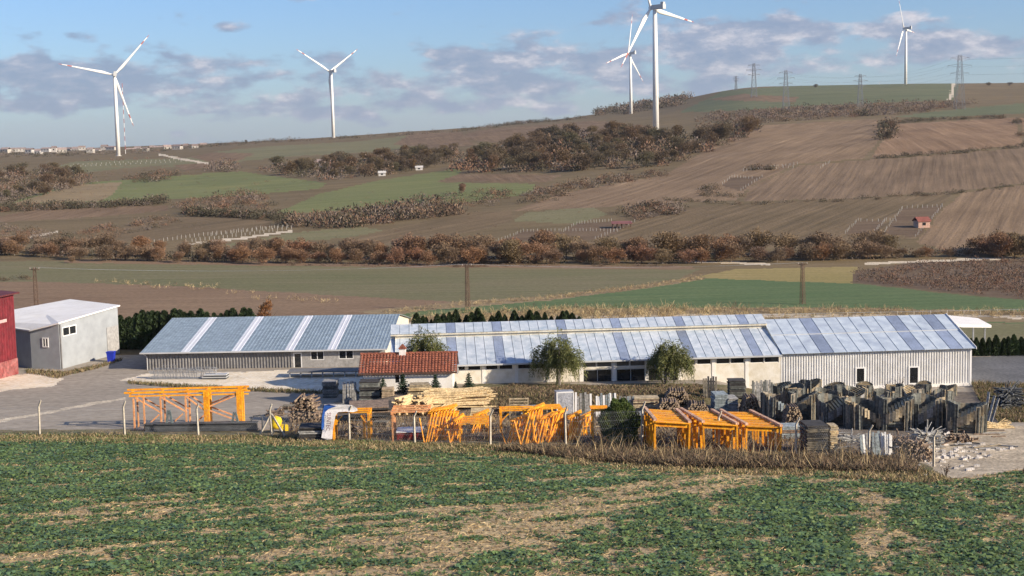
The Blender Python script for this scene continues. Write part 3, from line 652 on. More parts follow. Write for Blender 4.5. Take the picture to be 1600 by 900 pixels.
# ------------------------------------------------------------------ wind turbines
M_WHITE = mat('turbine_white', (.80,.78,.73), .45, .05, .05, fine=.05, spec=.4)
M_RED = mat('turbine_red', (.42,.13,.11), .5, .12, .2, fine=.05)
M_NAC = mat('nacelle_grey', (.50,.51,.51), .5, .08, .1, fine=.05)
def turbine(px, py, d, hub_h, L, psi, phase, label, only_blades=False, z=None):
    base = GX(px, d) if z is None else Vector((W(px, py, d).x, d, z))
    if z is None:
        base = W(px, py, d); base.z = min(base.z, hz(base.x, d)+.0)
    r = empty('wind_turbine', base, label, 'wind turbine', 'white wind turbines on the ridge')
    n = Vector((-math.sin(psi), math.cos(psi), 0)); hx = Vector((math.cos(psi), math.sin(psi), 0)); up = Vector((0, 0, 1))
    b = Vector(base); top = b+up*(hub_h-2)
    m = M(); m.tube([b+up*(-3), b+up*hub_h*.5, top], [2.35, 2.05, 1.55], 20); m.build('tower', M_WHITE, r, True)
    m = M(); m.tube([b+up*(-.5), b+up*.5], [3.6, 3.4], 16); m.build('foundation', mat('concrete', (.42,.40,.37), .9, .2, .5, bump=.3), r)
    m = M(); c = b+up*hub_h; q0 = c+n*2.2; q1 = c-n*9.0
    def ring(c, w, h): return [c-hx*w/2-up*h/2, c+hx*w/2-up*h/2, c+hx*w/2+up*h/2, c-hx*w/2+up*h/2]
    m.hexa(ring(q0, 3.2, 3.2)+ring(q1, 3.7, 3.6)); na = m.build('nacelle', [M_NAC], r)
    m = M(); m.box(tuple(q1+up*2.6+n*1.4), (2.6, 2.6, 1.7), rz=psi); m.build('cooler', M_NAC, na)
    hc = c+n*3.8
    m = M(); m.tube([c+n*2.2, c+n*3.4, c+n*5.0, c+n*5.9], [1.7, 1.8, 1.25, .25], 12); m.build('hub', M_WHITE, r, True)
    for k in range(3):
        th = phase+k*2*math.pi/3; a = hx*math.cos(th)+up*math.sin(th); t = n.cross(a).normalized()
        m = M(); secs = [(0, 1.0, 1.0), (.05, 1.0, .95), (.12, 1.45, .7), (.2, 1.8, .55), (.35, 1.42, .4), (.55, 1.0, .3), (.76, .7, .22), (.84, .58, .18), (.94, .42, .14), (1.0, .12, .06)]
        vs = []
        for s_, c_, th_ in secs:
            o = hc+a*(1.0+(L-1)*s_)+n*(s_*s_*L*.02); w = math.radians(24*(1-s_)); cv = t*math.cos(w)+n*math.sin(w); tv = n*math.cos(w)-t*math.sin(w)
            sh = c_*.35*min(1, max(0, (s_-.05)/.15))
            for j in range(8):
                g = 2*math.pi*j/8; vs.append(o+cv*(math.cos(g)*c_+sh)+tv*(math.sin(g)*th_))
        for i in range(len(secs)-1):
            mi = 1 if i in (6, 8) else 0
            m.f += [(i*8+j, i*8+(j+1) % 8, (i+1)*8+(j+1) % 8, (i+1)*8+j) for j in range(8)]; m.mi += [mi]*8
        m.v = [tuple(v) for v in vs]; m.n = len(vs); m.build('blade', [M_WHITE, M_RED], r, True)
turbine(185, 243, 1584, 90, 60, R(20), R(48), 'tall white wind turbine beside the far town, two blades raised')
turbine(521, 215, 1980, 92, 62, R(45), R(32), 'white wind turbine on the bare ridge, lowest blade hidden behind its tower')
turbine(1025, 203, 1080, 92.5, 58, R(47), R(112), 'largest white wind turbine, its tower rising out of the brown wood')
turbine(986, 181, 2084, 91, 59, R(52), R(76), 'smaller white wind turbine partly behind the largest one\'s blade')
turbine(1415, 133, 2276, 90, 55, R(55), R(116), 'white wind turbine standing on the hilltop among the power pylons')
turbine(1375, 205, 2900, 62, 58, R(60), R(78), 'wind turbine hidden by the hill with only its blade tip showing', z=W(1375,205,2900).z-18)
# ------------------------------------------------------------------ pylons, poles, mast, wires
M_PYL = mat('pylon_steel', (.20,.215,.235), .7, .1, .5); M_STEEL = mat('galvanised', (.33,.34,.35), .6, .15, .5, metal=.3, fine=.1); M_RUST = mat('rusty_steel', (.13,.085,.06), .8, .3, 1, fine=.2)
def lattice(m, base, h, w0, w1, n, r, ax=(1,0)):
    ux = Vector((ax[0], ax[1], 0)); uy = Vector((-ax[1], ax[0], 0)); c = lambda k, w, z: Vector(base)+ux*(w/2*(1 if k in (1,2) else -1))+uy*(w/2*(1 if k > 1 else -1))+Vector((0,0,z))
    for k in range(4): m.beam(c(k, w0, -.5), c(k, w1, h), r)
    for i in range(n):
        f0, f1 = i/n, (i+1)/n; z0, z1 = h*f0, h*f1; a0 = w0+(w1-w0)*f0; a1 = w0+(w1-w0)*f1
        for k in range(4):
            j = (k+1) % 4; m.beam(c(k, a0, z0), c(j, a1, z1), r*.6); m.beam(c(j, a0, z0), c(k, a1, z1), r*.6); m.beam(c(k, a1, z1), c(j, a1, z1), r*.6)
def pylon(px, py, top, d, label):
    b = W(px, py, d); b.z = min(b.z, hz(b.x, d)); h = W(px, top, d).z-b.z
    r = empty('power_pylon', b, label, 'pylon', 'lattice power pylons on the hill'); k = d/1100
    m = M(); lattice(m, b, h, h*.17, h*.055, 7, .2*k); m.build('lattice_tower', M_PYL, r)
    tips = []
    for f, wd in ((.66, .17), (.80, .22), (.94, .17)):
        m = M(); z = b+Vector((0, 0, h*f))
        for s in (-1, 1):
            e = z+Vector((s*h*wd, 0, h*.01)); m.beam(z+Vector((0,0,h*.035)), e, .2*k); m.beam(z-Vector((0,0,h*.02)), e, .2*k); m.beam(e, e-Vector((0,0,h*.035)), .15*k); tips.append(e-Vector((0,0,h*.035)))
        m.build('cross_arm', M_PYL, r)
    return tips
PY = [pylon(1178,136,99,1900,'slim lattice pylon on the left shoulder of the hilltop'), pylon(1228,166,110,1500,'lattice pylon rising from the far scrub wood'),
      pylon(1344,168,116,1500,'lattice pylon just left of the hilltop turbine'), pylon(1499,166,86,1350,'largest lattice pylon beside the pale hill track'),
      pylon(1150,136,119,2250,'smallest far lattice pylon at the end of the power line')]
def wires(a, b, label, name='power_line', rad=.05, sag=.03):
    m = M()
    for p, q in zip(a, b):
        L = (q-p).length; pts = [p.lerp(q, t)-Vector((0, 0, sag*L*4*t*(1-t))) for t in np.linspace(0, 1, 9)]; m.tube(pts, rad, 3, cap=False)
    tag(m.build(name, M_STEEL), label, 'wire', kind='stuff')
off = Vector((420, -260, 40))
wires(PY[3], [p+off for p in PY[3]], 'sagging wires running right from the largest pylon'); wires(PY[3], PY[2], 'sagging wires between the largest pylon and the turbine pylon')
wires(PY[2], PY[1], 'sagging wires between the two scrub wood pylons'); wires(PY[1], PY[0], 'sagging wires up to the hilltop pylon'); wires(PY[0], PY[4], 'sagging wires to the smallest pylon')
def pole(px, top, base_d, label):
    b = GX(px, base_d); h = W(px, top, base_d).z-b.z
    r = empty('lattice_pole', b, label, 'utility pole', 'rusty lattice poles across the valley')
    m = M(); lattice(m, b, h, .66, .36, 10, .06, (math.cos(.5), math.sin(.5))); m.build('shaft', M_RUST, r)
    m = M(); z = b+Vector((0, 0, h*.965)); m.beam(z+Vector((-.75,0,0)), z+Vector((.75,0,0)), .12)
    m.build('cross_arm', M_RUST, r)
    for x in (-.7, 0, .7):
        m = M(); m.tube([z+Vector((x,0,.06)), z+Vector((x,0,.2)), z+Vector((x,0,.32))], [.05,.09,.03], 6); m.build('insulator', mat('porcelain', (.35,.3,.26), .3, .1), r)
    return [z+Vector((x, 0, .3)) for x in (-.7, 0, .7)]
p1 = pole(58, 418, 222, 'rusty lattice pole behind the grey shed with the white roof'); p2 = pole(731, 413, 222, 'rusty lattice pole behind the middle of the long warehouse'); p3 = pole(1254, 411, 222, 'rusty lattice pole behind the right warehouse roof')
wires(p1, p2, 'thin wires between the left two lattice poles', rad=.008, sag=.012); wires(p2, p3, 'thin wires between the right two lattice poles', rad=.008, sag=.012)
def mast():
    b = W(196, 236, 1750); b.z = min(b.z, hz(b.x, b.y)); h = W(190, 130, 1750).z-b.z; r = empty('radio_mast', b, 'thin red and white striped mast right of the town turbine', 'mast'); n = 16
    for k in range(n):
        m = M(); m.beam(b+Vector((0,0,h*k/n)), b+Vector((0,0,h*(k+1)/n)), .55); m.build('mast_section', M_RED if k % 2 else M_WHITE, r)
mast()
# ------------------------------------------------------------------ far town, farm sheds, huts, vineyard posts
M_PLAS = mat('town_plaster', (.62,.57,.50), .9, .12, .1, rand_cols=[(.42,.40,.38),(.34,.31,.26),(.46,.45,.44),(.30,.26,.23),(.38,.36,.33)]); M_TILE = mat('town_tile', (.30,.23,.20), .9, .2, .3, rand=.3)
M_PANE = glass('pane_dark')
def house(px, py, d, wpx, hpx, label, group=None, name='town_house', wall=None, roof=None, cat='house', deep=9, rz=None, win=True):
    b = W(px, py, d) if d > 1400 else G(px, py, 330); d = b.y; b.z -= .5 if d > 1400 else 0; s = d/F_PX; w, h = wpx*s, hpx*s; rz = random.uniform(-.35, .35) if rz is None else rz
    r = empty(name, b, label, cat, group); e = Vector((math.cos(rz), math.sin(rz), 0)); f = Vector((-math.sin(rz), math.cos(rz), 0))
    m = M(); m.box(tuple(b+f*deep/2+Vector((0,0,h*.325-.5))), (w, deep, h*.65+1), rz=rz); wl = m.build('wall', wall or M_PLAS, r)
    m = M(); z0 = h*.65; o = .3; P = lambda a, c, z: b+e*a+f*c+Vector((0,0,z))
    vs = [P(-w/2-o,-o,z0),P(w/2+o,-o,z0),P(w/2+o,deep/2,h),P(-w/2-o,deep/2,h),P(w/2+o,deep+o,z0),P(-w/2-o,deep+o,z0)]
    vs2 = [v+Vector((0,0,-.25)) for v in vs]
    m.add(vs+vs2, [(0,1,2,3),(3,2,4,5),(7,6,9,8),(8,9,11,10),(0,6,7,1),(5,4,10,11),(0,3,9,6),(3,5,11,9),(1,7,8,2),(2,8,10,4)]); m.build('roof', roof or M_TILE, r)
    if win:
        nw = max(1, int(w/4))
        for k in range(nw):
            m = M(); c = b+e*(-w/2+w*(k+.5)/nw)-f*.03+Vector((0,0,h*.36)); m.box(tuple(c), (1.1*w/nw/4, .1, h*.24), rz=rz); m.build('window', M_PANE, r)
def town():
    lab = 'pale house of the far town beyond the left turbine'; g = 'houses of the far town'
    rng = random.Random(5)
    for x in [6,20,32,44,58,70,84,96,104,118,128,140,150,162,172,205,214,226,238,248,262,275,290,305,318]:
        y = 241-x*.03-(rng.random()*6 if x < 180 else 0)-(x > 200)*((x-200)*.012)
        house(x, y+1.5, rng.uniform(1950, 2500), rng.uniform(7, 16), rng.uniform(5.5, 9), lab, g, deep=10)
town()
M_SHED = mat('shed_white', (.52,.50,.47), .7, .1, .4)
house(597, 275, 640, 11, 8, 'small white shed at the edge of the green slope', None, 'farm_shed', M_SHED, mat('shed_roof', (.55,.53,.5), .7, .1, .4), 'shed', 3)
house(655, 266, 700, 11, 7, 'low white shed under the trees right of the other shed', None, 'farm_shed', M_SHED, mat('shed_roof', (.55,.53,.5), .7, .1, .4), 'shed', 3)
house(497, 262, 880, 12, 13, 'white farmhouse among the brown trees', None, 'farm_house', M_SHED, M_TILE, 'house', 7)
house(1444, 356, 470, 19, 17, 'small pink hut with red roof inside the post-fenced plot', None, 'garden_hut', mat('pink_plaster', (.48,.31,.24), .8, .12, .6), mat('hut_roof', (.24,.085,.065), .7, .15, .6), 'hut', 3.4, .15)
def shelter():
    b = G(972, 357, 300); s = b.y/F_PX; r = empty('open_shelter', b, 'open red roofed shelter on posts by the vine plot', 'shelter'); w = 28*s; h = 10*s
    for x in np.linspace(-w/2, w/2, 5):
        for y in (0, 3):
            m = M(); m.beam(b+Vector((x,y,-.3)), b+Vector((x,y,h*.75)), .22); m.build('post', M_RUST, r)
    m = M(); m.hexa([b+Vector(v) for v in ((-w/2-.4,-.5,h*.72),(w/2+.4,-.5,h*.72),(w/2+.4,3.5,h),(-w/2-.4,3.5,h),(-w/2-.4,-.5,h*.78),(w/2+.4,-.5,h*.78),(w/2+.4,3.5,h*1.06),(-w/2-.4,3.5,h*1.06))]); m.build('roof', mat('shelter_roof', (.22,.09,.08), .7, .15, .5), r)
shelter()
M_POSTW = mat('post_white', (.42,.40,.36), .9, .12, 1)
def post_rows(rows, hp, wpx, label, name='vine_post', cat='post', group=None):
    me = None
    for pts, n in rows:
        for p in line_pts(pts, n, .5):
            s = p.y/F_PX; h = hp*s*random.uniform(.8, 1.15)
            m = M(); m.beam(p+Vector((0,0,-.3)), p+Vector((random.uniform(-.1,.1),0,h)), wpx*s); o = m.build(name, M_POSTW, origin=p); tag(o, label, cat, group)
post_rows([([(242,379),(300,371),(380,362),(470,352)], 34), ([(292,379),(380,369),(455,358)], 24), ([(330,369),(400,361),(465,354)], 18)], 5.5, .62, 'white vine post standing above the pale track', group='white vine posts')
post_rows([([(780,376),(818,362)], 10), ([(818,362),(880,361),(940,361),(965,362)], 28), ([(881,362),(902,350),(955,346)], 18), ([(930,374),(962,361),(992,347)], 14)], 4.6, .6, 'white post of the plot round the open shelter', group='shelter plot posts')
post_rows([([(1321,365),(1341,345)], 9), ([(1365,365),(1384,345)], 9), ([(1381,365),(1410,326)], 15), ([(1410,326),(1472,323)], 9), ([(1431,370),(1472,323)], 16), ([(1345,346),(1400,346)], 7)], 4.8, .6, 'white post of the plot round the pink hut', group='hut plot posts')
post_rows([([(1161,268),(1246,257)], 15), ([(1163,265),(1240,262)], 10), ([(1129,288),(1143,277),(1175,279)], 12), ([(1157,298),(1191,277)], 9), ([(1282,263),(1297,254)], 6)], 4.2, .55, 'pale post of the small plots in the ploughed field', group='ploughed field plot posts')
post_rows([([(115,258),(200,254),(293,250)], 26), ([(110,261),(200,257),(290,253)], 24)], 2.4, .5, 'tiny pale post of the far ridge vineyard', group='far ridge vineyard posts')
# ------------------------------------------------------------------ buildings
class Frame:
    """a facade frame: a along the wall (to the right), b inward, z up"""
    def __init__(s, o, rz): s.o = Vector((o[0], o[1], 0)); s.rz = rz; s.e = Vector((math.cos(rz), math.sin(rz), 0)); s.f = Vector((-math.sin(rz), math.cos(rz), 0))
    def p(s, a, b, z): return s.o+s.e*a+s.f*b+Vector((0, 0, z))
    def px(s, px, py, b=0.0):
        tx, tz = ray(px, py); t = Vector((float(tx), 1, 0)); d = (b+s.o.dot(s.f))/t.dot(s.f); P = t*d
        return (P-s.o).dot(s.e), CAM_Z+float(tz)*d
    def box(s, m, a0, a1, b0, b1, z0, z1, mi=0):
        return m.hexa([s.p(a0,b0,z0),s.p(a1,b0,z0),s.p(a1,b1,z0),s.p(a0,b1,z0),s.p(a0,b0,z1),s.p(a1,b0,z1),s.p(a1,b1,z1),s.p(a0,b1,z1)], mi)
def wall_holes(m, fr, a0, a1, z0, z1, b0, b1, holes):
    A = sorted({a0, a1, *[h[0] for h in holes], *[h[1] for h in holes]}); A = [a for a in A if a0 <= a <= a1]
    for i in range(len(A)-1):
        x0, x1 = A[i], A[i+1]; c = (x0+x1)/2; cuts = sorted([(h[2], h[3]) for h in holes if h[0] < c < h[1]]); z = z0
        for u, v in cuts:
            if u > z: fr.box(m, x0, x1, b0, b1, z, u)
            z = max(z, v)
        if z < z1: fr.box(m, x0, x1, b0, b1, z, z1)
def corr(m, fr, a0, a1, z0, z1, b, period, depth, top=None):
    """trapezoid-ribbed wall sheet"""
    n = max(1, int(round((a1-a0)/period))); p = (a1-a0)/n; pts = []
    for k in range(n):
        x = a0+k*p; pts += [(x, b), (x+p*.30, b), (x+p*.42, b+depth), (x+p*.86, b+depth)]
    pts.append((a1, b)); vs = []
    for a, bb in pts: vs += [fr.p(a, bb, z0), fr.p(a, bb, z1)]
    m.add(vs, [(2*i, 2*i+2, 2*i+3, 2*i+1) for i in range(len(pts)-1)])
def window(fr, parent, a0, a1, z0, z1, b, framem, panem, mull=1, fw=.07, name='window'):
    m = M(); fr.box(m, a0, a1, b-.05, b+.06, z0, z0+fw); fr.box(m, a0, a1, b-.05, b+.06, z1-fw, z1)
    xs = [a0]+[a0+(a1-a0)*k/mull for k in range(1, mull)]+[a1]
    for i, x in enumerate(xs):
        u = x if i == 0 else x-fw if i == len(xs)-1 else x-fw/2; fr.box(m, u, u+fw, b-.047, b+.057, z0+fw, z1-fw)
    w = m.build(name, framem, parent)
    for i in range(len(xs)-1):
        q = M(); fr.box(q, xs[i]+fw*.5, xs[i+1]-fw*.5, b+.01, b+.03, z0+fw, z1-fw); o = q.build('pane', panem, parent); 
        o.parent = w; o.location = (0, 0, 0)
def panel(fr, m, a0, a1, b0, z0, b1, z1, th=.04, rib=.06):
    sl = Vector((0, 0, 0)); up = Vector((0, 0, th))
    P = [fr.p(a0,b0,z0),fr.p(a1,b0,z0),fr.p(a1,b1,z1),fr.p(a0,b1,z1)]; m.hexa(P+[q+up for q in P])
    if rib:
        for a in (a0,):
            Q = [fr.p(a+.01,b0,z0+th+.003),fr.p(a+.01+rib,b0,z0+th+.003),fr.p(a+.01+rib,b1,z1+th+.003),fr.p(a+.01,b1,z1+th+.003)]; m.hexa(Q+[q+Vector((0,0,rib*.8)) for q in Q])
M_CREAM = mat('cream_plaster', (.74,.69,.585), .9, .05, .35, bump=.15, bscale=6, fine=.15, fscale=1.3, col2=(.66,.61,.51))
M_WHITEP = mat('white_plaster', (.78,.75,.69), .9, .08, .5, bump=.15, bscale=6, fine=.12, fscale=1.5)
M_FRAME = mat('window_white', (.78,.77,.74), .5, .05, .5, fine=.05)
M_ROOFW = mat('roof_sheet_pale', (.50,.56,.615), .5, .03, .35, metal=.05, spec=.4, fine=.15, fscale=1.2, rand=.025)
M_ROOFB = mat('roof_sheet_blue', (.46,.53,.605), .5, .03, .25, metal=.05, spec=.4, fine=.12, fscale=1.0, rand=.02)
M_SKYL = mat('skylight_blue', (.25,.30,.40), .3, .15, .6, spec=.5, fine=.1, rand=.12)
M_ROOFG = mat('roof_sheet_grey', (.275,.345,.395), .5, .05, .3, metal=.2, fine=.12, fscale=1.5)
M_SKYW = mat('skylight_white', (.68,.70,.74), .4, .06, .6, fine=.1)
M_CLADW = mat('cladding_white', (.69,.68,.65), .55, .08, .3, fine=.12, fscale=1.2, stretch=(1,1,6))
M_CLADG = mat('cladding_grey', (.20,.195,.19), .6, .12, .3, fine=.12)
M_GREYP = mat('grey_plaster', (.33,.32,.305), .85, .10, .4, bump=.15, bscale=5, fine=.12)
M_GREYS = mat('shed_grey', (.315,.335,.35), .7, .04, .3, fine=.06, fscale=.9, stretch=(1,1,5))
M_FASCIA = mat('fascia_cream', (.66,.60,.48), .7, .10, .6, fine=.15)
M_REDS = mat('red_sheet', (.15,.016,.022), .6, .12, .25, fine=.2, fscale=1.5, stretch=(1,1,4))
M_ROOFWHT = mat('roof_white', (.84,.82,.77), .7, .04, .15, fine=.12, fscale=.6)
M_CONC = mat('concrete', (.42,.40,.37), .9, .2, .5, bump=.3)
M_GLS = glass('warehouse_glass', (.016,.018,.02), .12)
M_GLSP = mat('dusty_glass', (.16,.15,.13), .35, .2, .8, spec=.5)

# --- long warehouse
FA = Frame((-12.0, 139.7), R(3.6))
def long_warehouse():
    fr = FA; L = fr.px(1220, 560)[0]; HE = 3.95
    r = empty('long_warehouse', fr.p(0,0,0), 'long low cream warehouse with raised ridge vent and dark skylight strips', 'warehouse')
    holes = []; wins = []
    def hole(p0, p1, y0, y1, kind):
        a0, zt = fr.px(p0, y0); a1, _ = fr.px(p1, y0); zb = fr.px((p0+p1)/2, y1)[1]; zt = fr.px((p0+p1)/2, y0)[1]; holes.append((a0, a1, zb, zt)); wins.append((kind, a0, a1, zb, zt))
    for p0, p1 in [(712,727),(731,751),(759,778),(780,801),(809,830),(831,853),(857,880),(884,905)]: hole(p0, p1, 569.5-(p0-730)*.026, 578.5-(p0-730)*.026, 'w')
    for p0, p1 in [(911,931.5),(932.5,956),(963,983.5),(984.5,1008),(1013,1034),(1035,1058)]: hole(p0, p1, 565-(p0-911)*.026, 574-(p0-911)*.026, 'p')
    for p0, p1 in [(911,956),(963,1008),(1013,1059)]: hole(p0, p1, 577-(p0-911)*.022, 612-(p0-911)*.01, 'g')
    for p0, p1 in [(1066,1086),(1089,1111),(1119,1140.5),(1141.5,1163),(1172,1193.5),(1194.5,1217)]: hole(p0, p1, 560.5-(p0-1089)*.028, 569.5-(p0-1089)*.028, 'w')
    m = M(); wall_holes(m, fr, 0, L, -.5, HE-.02, 0, .25, holes); fr.box(m, 0, .25, .26, 16.2, -.5, HE-.03); fr.box(m, L-.25, L-.003, .26, 16.2, -.5, HE-.03); fr.box(m, 0, L, 16.21, 16.4, -.5, HE-.02); m.build('wall', M_CREAM, r)
    for k, a0, a1, z0, z1 in wins:
        if k == 'g':
            m = M(); fr.box(m, a0, a1, .12, .15, z0, z1); g = m.build('shopfront', M_GLS, r)
            m = M(); fr.box(m, a0, a1, .06, .11, z1-.08, z1); fr.box(m, a0, a0+.06, .06, .11, z0, z1-.08); fr.box(m, a1-.06, a1, .06, .11, z0, z1-.08); fr.box(m, (a0+a1)/2-.025, (a0+a1)/2+.025, .06, .11, z0, z1-.08); q = m.build('frame', M_NAC, r); q.parent = g; q.location = (0,0,0)
        else: window(fr, r, a0, a1, z0, z1, .1, M_FRAME, M_GLS if k == 'w' else M_GLSP, 1, .05)
    m = M()
    for px in (756, 807, 856, 908, 959.5, 1010.5, 1062, 1115, 1167):
        a, _ = fr.px(px, 590); fr.box(m, a-.17, a+.17, -.05, -.002, -.5, HE-.12)
    m.build('pilaster', M_WHITEP, r)['kind'] = 'stuff'
    # lower roof, fascia of the ridge vent, upper roof
    n = int(round((L+.4)/.98)); w = (L+.4)/n; sky_px = [700, 785, 880, 979, 1080, 1178]; sky_a = [fr.px(p, 545, 2.0)[0] for p in sky_px]
    idx = {min(range(n), key=lambda k: abs(-.4+w*(k+.5)-a)) for a in sky_a}
    for k in range(n):
        a0 = -.4+k*w
        m = M(); panel(fr, m, a0+.012, a0+w-.012, -.45, HE-.12, 6.1, 5.82, rib=.035); m.build('skylight_panel' if k in idx else 'roof_panel', M_SKYL if k in idx else M_ROOFW, r)
        m = M(); panel(fr, m, a0+.012, a0+w-.012, 5.7, 6.33, 8.15, 7.02, rib=.035); m.build('skylight_panel' if k in idx else 'roof_panel', M_SKYL if k in idx else M_ROOFW, r)
        m = M(); panel(fr, m, a0+.012, a0+w-.012, 8.16, 7.02, 16.8, HE-.12, rib=0); m.build('roof_panel', M_ROOFW, r)
    m = M(); fr.box(m, -.4, L, 6.02, 6.1, 5.84, 6.31); fr.box(m, -.4, L, 6.0-.22, 6.0-.1, 6.13, 6.33-.003); m.build('vent_fascia', M_FASCIA, r)
    m = M(); fr.box(m, -.45, L, -.62, -.47, HE-.2, HE-.05); m.build('gutter', M_NAC, r)
    m = M(); m.add([fr.p(L-.1,0,HE),fr.p(L-.1,16.4,HE),fr.p(L-.1,8.15,6.98)],[(0,1,2)]); m.build('gable', M_CREAM, r); m = M(); m.add([fr.p(.1,0,HE),fr.p(.1,16.4,HE),fr.p(.1,8.15,6.98)],[(0,2,1)]); m.build('gable', M_CREAM, r)
    return L
LW = long_warehouse()
def right_warehouse():
    fr = FA; a0 = LW+.02; a1 = fr.px(1517, 580)[0]; HE = 3.97
    r = empty('corrugated_warehouse', fr.p(a0,0,0), 'white corrugated warehouse with pale blue roof at the right end', 'warehouse')
    wn = []
    for p0, p1, y0, y1 in [(1336.5,1352,574,599),(1419.5,1436,572.5,600.5)]:
        u0, _ = fr.px(p0, y0); u1, _ = fr.px(p1, y0); wn.append((u0, u1, fr.px(p0, y1)[1], fr.px(p0, y0)[1]))
    m = M(); xs = [a0]+[v for w in wn for v in w[:2]]+[a1]
    for i in range(0, len(xs), 2): corr(m, fr, xs[i], xs[i+1], .32, HE, -.02, .27, .07)
    for u0, u1, z0, z1 in wn: corr(m, fr, u0, u1, .32, z0, -.02, .27, .07); corr(m, fr, u0, u1, z1, HE, -.02, .27, .07)
    m.build('cladding', M_CLADW, r)
    m = M(); wall_holes(m, fr, a0, a1-.03, -.5, HE-.05, .09, .25, wn); fr.box(m, a1-.25, a1-.03, .26, 16.2, -.5, HE-.05); fr.box(m, a0, a1, 16.22, 16.4, -.5, HE-.05)
    m.add([fr.p(a1-.04,.1,HE-.05),fr.p(a1-.04,16.4,HE-.05),fr.p(a1-.04,8.1,6.4)],[(0,1,2)]); m.build('wall', M_CREAM, r)
    m = M(); fr.box(m, a0, a1+.12, -.12, .08, -.6, .32); m.build('plinth', M_WHITEP, r)
    m = M(); fr.box(m, a1-.16, a1+.05, -.06, .08, .33, HE-.02); m.build('corner_trim', M_FRAME, r)
    for w in wn: window(fr, r, *w, -.02, M_FRAME, M_GLS, 1, .13)
    n = 15; w = (a1+.35-a0)/n; sk = {min(range(n), key=lambda k: abs(a0+w*(k+.5)-fr.px(p, 525, 3)[0])) for p in (1281, 1412, 1478)}
    for k in range(n):
        x = a0+k*w
        for b0, z0, b1, z1 in ((-.4, HE-.02, 4.3, 5.26), (4.2, 5.29, 8.1, 6.42), (8.11, 6.42, 16.8, HE-.05)):
            s = k in sk and b0 < 8; m = M(); panel(fr, m, x+.012, x+w-.012, b0, z0, b1, z1, rib=.04); m.build('skylight_panel' if s else 'roof_panel', M_SKYL if s else M_ROOFB, r)
    m = M(); fr.box(m, a0, a1+.35, 4.12, 4.2, 5.2, 5.33); m.build('lap_flashing', M_NAC, r)
    m = M(); q = [fr.p(a1+.36,-.45,HE-.1),fr.p(a1+.42,-.45,HE-.1),fr.p(a1+.42,8.1,6.36),fr.p(a1+.36,8.1,6.36)]; m.hexa(q+[v+Vector((0,0,.22)) for v in q]); m.build('verge_trim', M_FRAME, r)
right_warehouse()
def canopy():
    b = GX(1512, 166); r = empty('white_canopy', b, 'flat white canopy sticking out behind the right warehouse', 'canopy')
    P = lambda px, py, d: W(px, py, d)
    top = [P(1470,503,160),P(1502,507.5,160),P(1549,508,163),P(1528,497,172),P(1470,491.5,174)]
    m = M(); n = len(top); vs = top+[v-Vector((0,0,.28)) for v in top]
    m.add(vs, [tuple(range(n)), tuple(range(2*n-1, n-1, -1))]+[(i, i+n, (i+1) % n+n, (i+1) % n) for i in range(n)]); m.build('roof', M_ROOFWHT, r)
    for i in (1, 2, 3):
        v = top[i].lerp(top[4], .12); m = M(); m.beam(Vector((v.x, v.y, hz(v.x, v.y)-.2)), v-Vector((0,0,.3)), .16); m.build('post', M_STEEL, r)
canopy()
